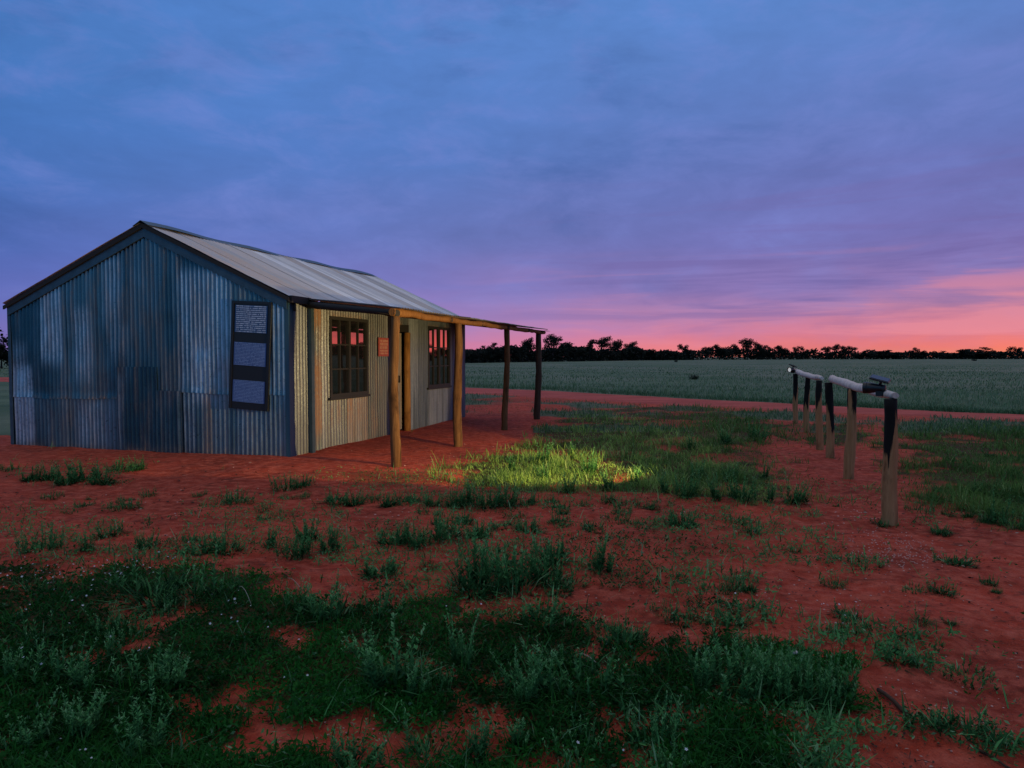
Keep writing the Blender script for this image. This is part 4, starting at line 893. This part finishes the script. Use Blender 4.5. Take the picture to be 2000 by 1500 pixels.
def tree(u, vt, k, wpx, label):
    y = tl_depth(u) * random.uniform(.985, 1.01); x = (u - 1000) / F * y; hh = HC + (697 - vt) / F * y; e = empty('eucalypt_tree', (x, y, 0)); e.rotation_euler[2] = random.uniform(0, 6.28)
    sx = wpx / F * y / .62; e.scale = (sx, sx, hh); tag(e, label, 'tree', 'trees along the horizon')
    cm, tm = TREES[k]; link('crown', cm, None, e); link('trunk', tm, None, e)
TL = [(3, 655, 3, 40, 'dark tree at the left picture edge beside the shed'), (922, 679, 1, 18, 'small open tree just right of the shed corner'), (956, 666, 3, 34, 'dense rounded tree between the shed corner and the third veranda post'),
      (975, 676, 0, 22, 'low dark tree left of the third veranda post'), (1002, 674, 1, 24, 'dark tree just right of the third veranda post'), (1031, 661, 4, 24, 'flat topped tree left of the last veranda post'),
      (1080, 654, 4, 32, 'tallest tree, right of the last veranda post'), (1102, 668, 2, 24, 'umbrella shaped tree leaning out right of the tallest tree'), (1122, 674, 1, 22, 'rounded tree between the tallest tree and the open pair'),
      (1151, 663, 2, 18, 'narrow tree with open top at the left of the open group'), (1175, 659, 4, 34, 'broad topped tree in the open group'), (1205, 659, 1, 28, 'airy tree with sky showing through its round crown'), (1232, 668, 4, 22, 'flat topped tree at the right end of the open group'),
      (1253, 680, 2, 14, 'tiny open tree right of the flat topped one'), (1270, 680, 0, 24, 'low rounded tree left of the gap in the tree line'), (1288, 684, 5, 20, 'very low tree at the start of the gap'), (1337, 672, 2, 22, 'lone small umbrella shaped tree in the gap'),
      (1382, 678, 4, 18, 'flat topped tree at the left end of the dense clump'), (1405, 670, 0, 26, 'rounded tree in the left of the dense clump'), (1430, 669, 5, 28, 'dark tree in the middle of the dense clump'), (1460, 662, 4, 26, 'highest tree of the dense clump'), (1482, 667, 0, 24, 'tree just right of the highest one in the dense clump'),
      (1500, 671, 5, 22, 'tree in the right half of the dense clump'), (1525, 672, 0, 26, 'rounded tree at the right end of the dense clump'), (1557, 676, 2, 20, 'umbrella tree above the far solar lamp'), (1575, 682, 1, 14, 'tiny tree right above the far hitching rail'), (1590, 681, 2, 12, 'tiny open tree above the gap between the rails'),
      (1613, 677, 4, 16, 'small flat tree above the near rail end'), (1630, 672, 2, 18, 'taller open tree above the near rail'), (1656, 676, 4, 26, 'broad flat tree right of the open one above the near rail'), (1692, 683, 5, 24, 'low tree left of the near solar lamp'), (1732, 682, 3, 44, 'low wide tree right above the near solar lamp'),
      (1787, 676, 5, 18, 'upright bushy tree alone right of the near solar lamp'), (1801, 683, 0, 18, 'lower tree leaning against the upright bushy one'), (1834, 684, 3, 26, 'low tree between the upright one and the wide dome'), (1882, 680, 0, 28, 'left shoulder of the wide dome of trees'), (1908, 676, 3, 48, 'wide dome shaped tree near the right edge'),
      (1933, 682, 5, 24, 'right shoulder of the wide dome of trees'), (1984, 677, 2, 24, 'open tree at the right picture edge')]
for q in TL: tree(*q)
# low scrub under the trees
n = 8600; u = np.concatenate([rng.uniform(-700, 900, 900), rng.uniform(900, 1350, 1900), rng.uniform(1350, 3400, 2400), rng.uniform(2120, 3300, n - 5200)])
yy = np.interp(u, TL_U, TL_Y) + rng.uniform(-2, 10, n) * np.interp(u, [0, 2000], [.5, 1.6]); xx = (u - 1000) / F * yy
hm = np.interp(u, [-700, 0, 900, 1000, 1100, 1250, 1330, 1400, 1520, 1600, 2000, 2250, 3400], [4.0, 4.2, 3.6, 4.4, 4.6, 4.4, 3.6, 5.6, 5.6, 4.6, 5.0, 12.5, 14.5]) * (.45 + 1.0 * fbm(u / 16., u * 0, 97, 3))
K = 16; cx = np.repeat(xx, K) + rng.normal(0, .9, n * K) * np.repeat(yy / 250, K); cy = np.repeat(yy, K) + rng.normal(0, .6, n * K); cz = np.repeat(hm, K) * rng.random(n * K) ** .7
L = rng.uniform(.5, 1.1, n * K) * np.repeat(np.clip(yy / 250, .45, 2.0), K)
stuff('scrub', [leaves(np.stack([cx, cy, cz - L * .2], 1), rand_dirs(n * K, rng, -.4, .8), rand_dirs(n * K, rng), L, L * rng.uniform(.5, .8, n * K), rng.random(n * K))], M['crown'], 'continuous band of dark scrub along the far edge of the field', 'scrub')

# ------------------------------------------------------------------ sky
wd = bpy.data.worlds.new('World'); scene.world = wd; wd.use_nodes = True; wd.node_tree.nodes.clear(); t = NT(wd.node_tree)
out = t.n('ShaderNodeOutputWorld'); bg = t.n('ShaderNodeBackground'); t.set(out.inputs[0], bg.outputs[0])
D = t.n('ShaderNodeTexCoord').outputs['Generated']; sx = t.n('ShaderNodeSeparateXYZ', {0: D}); X, Y, Z = sx.outputs
SAZ = R(46)
hl = t.math('SQRT', t.math('ADD', t.math('MULTIPLY', X, X), t.math('ADD', t.math('MULTIPLY', Y, Y), 1e-5)))
az = t.math('DIVIDE', t.math('ADD', t.math('MULTIPLY', X, math.sin(SAZ)), t.math('MULTIPLY', Y, math.cos(SAZ))), hl)
zz = t.math('MAXIMUM', Z, 0.0)
pl = t.n('ShaderNodeCombineXYZ', {0: t.math('DIVIDE', X, t.math('ADD', zz, .07)), 1: t.math('DIVIDE', Y, t.math('ADD', zz, .07)), 2: 0.0}).outputs[0]
c1 = t.noise(t.mapping(pl, (.22, .55, 1), (3, 1, 0), (0, 0, R(-24))), 1.0, 6, .55, .5)
c2 = t.noise(t.mapping(pl, (.7, 1.1, 1), (8, 2, 0), (0, 0, R(-30))), 1.0, 5, .6, .3)
low = t.noise(t.mapping(D, (2.2, 2.2, 30), (0, 0, 0)), 1.0, 5, .55, .6)
zw = t.math('ADD', zz, t.math('MULTIPLY', t.math('SUBTRACT', c1, .5), t.math('ADD', t.math('MULTIPLY', zz, .28), .012)))
ZEN = (.54, .53, .56)
away = t.ramp(zw, [(0, srgb(112, 108, 180)), (.05, srgb(98, 110, 188)), (.12, srgb(80, 110, 188)), (.22, srgb(68, 114, 186)), (.35, srgb(72, 124, 196)), (.48, srgb(80, 132, 206)), (.66, (.24, .30, .50)), (.8, ZEN)])
mid = t.ramp(zw, [(0, srgb(228, 124, 148)), (.025, srgb(200, 130, 172)), (.055, srgb(166, 132, 190)), (.10, srgb(130, 124, 192)), (.17, srgb(108, 122, 190)), (.28, srgb(90, 124, 194)), (.46, srgb(90, 136, 208)), (.66, (.24, .30, .50)), (.8, ZEN)])
tow = t.ramp(zw, [(0, srgb(255, 142, 100)), (.012, srgb(253, 130, 112)), (.035, srgb(228, 130, 146)), (.065, srgb(190, 132, 170)), (.095, srgb(150, 122, 180)), (.15, srgb(118, 114, 180)), (.24, srgb(106, 120, 188)), (.45, srgb(92, 134, 202)), (.66, (.26, .30, .50)), (.8, ZEN)])
behind = t.ramp(zw, [(0, (.05, .21, .38)), (.15, (.06, .27, .52)), (.45, (.075, .28, .56)), (.66, (.22, .29, .50)), (.8, ZEN)])
away = t.mix(t.maprange(az, .02, -.5, 0, 1, True), away, behind); sky = t.mix(t.maprange(az, .05, .66, 0, 1), away, mid); sky = t.mix(t.maprange(az, .66, .98, 0, 1), sky, tow)
# sunset core just out of frame to the right
core = t.math('MULTIPLY', t.maprange(az, .986, .998, 0, 1, True), t.maprange(Z, .075, .03, 0, 1, True))
sky = t.mix(t.math('MULTIPLY', core, .8), sky, (4.2, .55, .50))
c4n = t.noise(t.mapping(D, (2.6, 2.6, 7.5), (2, 5, 1), (R(12), R(-14), R(-25))), 1.0, 7, .6, .25)
c5n = t.noise(t.mapping(D, (8, 8, 20), (7, 1, 3), (R(10), R(-16), R(-25))), 1.0, 6, .62, .35)
amp = t.maprange(Z, .02, .16, .35, 1)
dev = t.math('ADD', t.math('MULTIPLY', t.math('SUBTRACT', c1, .5), .28), t.math('ADD', t.math('MULTIPLY', t.math('SUBTRACT', c4n, .5), 1.0), t.math('MULTIPLY', t.math('SUBTRACT', c5n, .5), .55)))
br = t.math('ADD', .96, t.math('MULTIPLY', dev, t.math('MULTIPLY', amp, .62)))
sky = t.mix(t.math('MULTIPLY', t.maprange(c5n, .48, .66, 0, .34), amp), sky, srgb(116, 128, 196))
sky = t.mix(t.math('MULTIPLY', t.maprange(c4n, .46, .36, 0, .30), amp), sky, srgb(66, 104, 176))
sky = t.mix(1.0, sky, t.n('ShaderNodeCombineColor', {0: br, 1: br, 2: br}).outputs[0], 'MULTIPLY')
# thin darker mauve and brighter pink bars near the horizon on the sunset side
bar = t.math('MULTIPLY', t.maprange(low, .50, .60), t.math('MULTIPLY', t.maprange(Z, .02, .07), t.maprange(Z, .26, .12)))
sky = t.mix(t.math('MULTIPLY', bar, t.maprange(az, .55, .95, 0, .75)), sky, srgb(116, 104, 166))
bar2 = t.math('MULTIPLY', t.maprange(low, .48, .38), t.math('MULTIPLY', t.maprange(Z, .0, .03), t.maprange(Z, .15, .06)))
sky = t.mix(t.math('MULTIPLY', bar2, t.maprange(az, .6, .98, 0, .6)), sky, srgb(240, 146, 156))
sky = t.mix(t.maprange(Z, 0, -.05), sky, (.05, .04, .05))
t.set(bg.inputs[0], sky); bg.inputs[1].default_value = 1.0
sl = bpy.data.lights.new('added_glow_sun', 'SUN'); sl.energy = .10; sl.angle = R(8); sl.color = (1, .55, .42); so = bpy.data.objects.new('added_glow_sun', sl); COL.objects.link(so)  # added faint pink lamp for a sheen; no direct sunlight at dusk
sd = Vector((math.sin(SAZ) * math.cos(R(11)), math.cos(SAZ) * math.cos(R(11)), math.sin(R(11)))); so.rotation_euler = (-sd).to_track_quat('-Z', 'Y').to_euler()

# ------------------------------------------------------------------ camera and render settings
cam = bpy.data.cameras.new('camera'); co = bpy.data.objects.new('camera', cam); COL.objects.link(co); scene.camera = co
cam.sensor_fit = 'HORIZONTAL'; cam.sensor_width = 36; cam.lens = 36 * F / 2000; cam.clip_start = .05; cam.clip_end = 12000
co.location = (0, 0, HC); co.rotation_euler = (math.pi / 2 - PIT, 0, 0)
scene.render.engine = 'CYCLES'; scene.cycles.use_denoising = True; scene.cycles.max_bounces = 6
scene.view_settings.view_transform = 'Standard'; scene.view_settings.look = 'None'; scene.view_settings.exposure = 0; scene.view_settings.gamma = 1
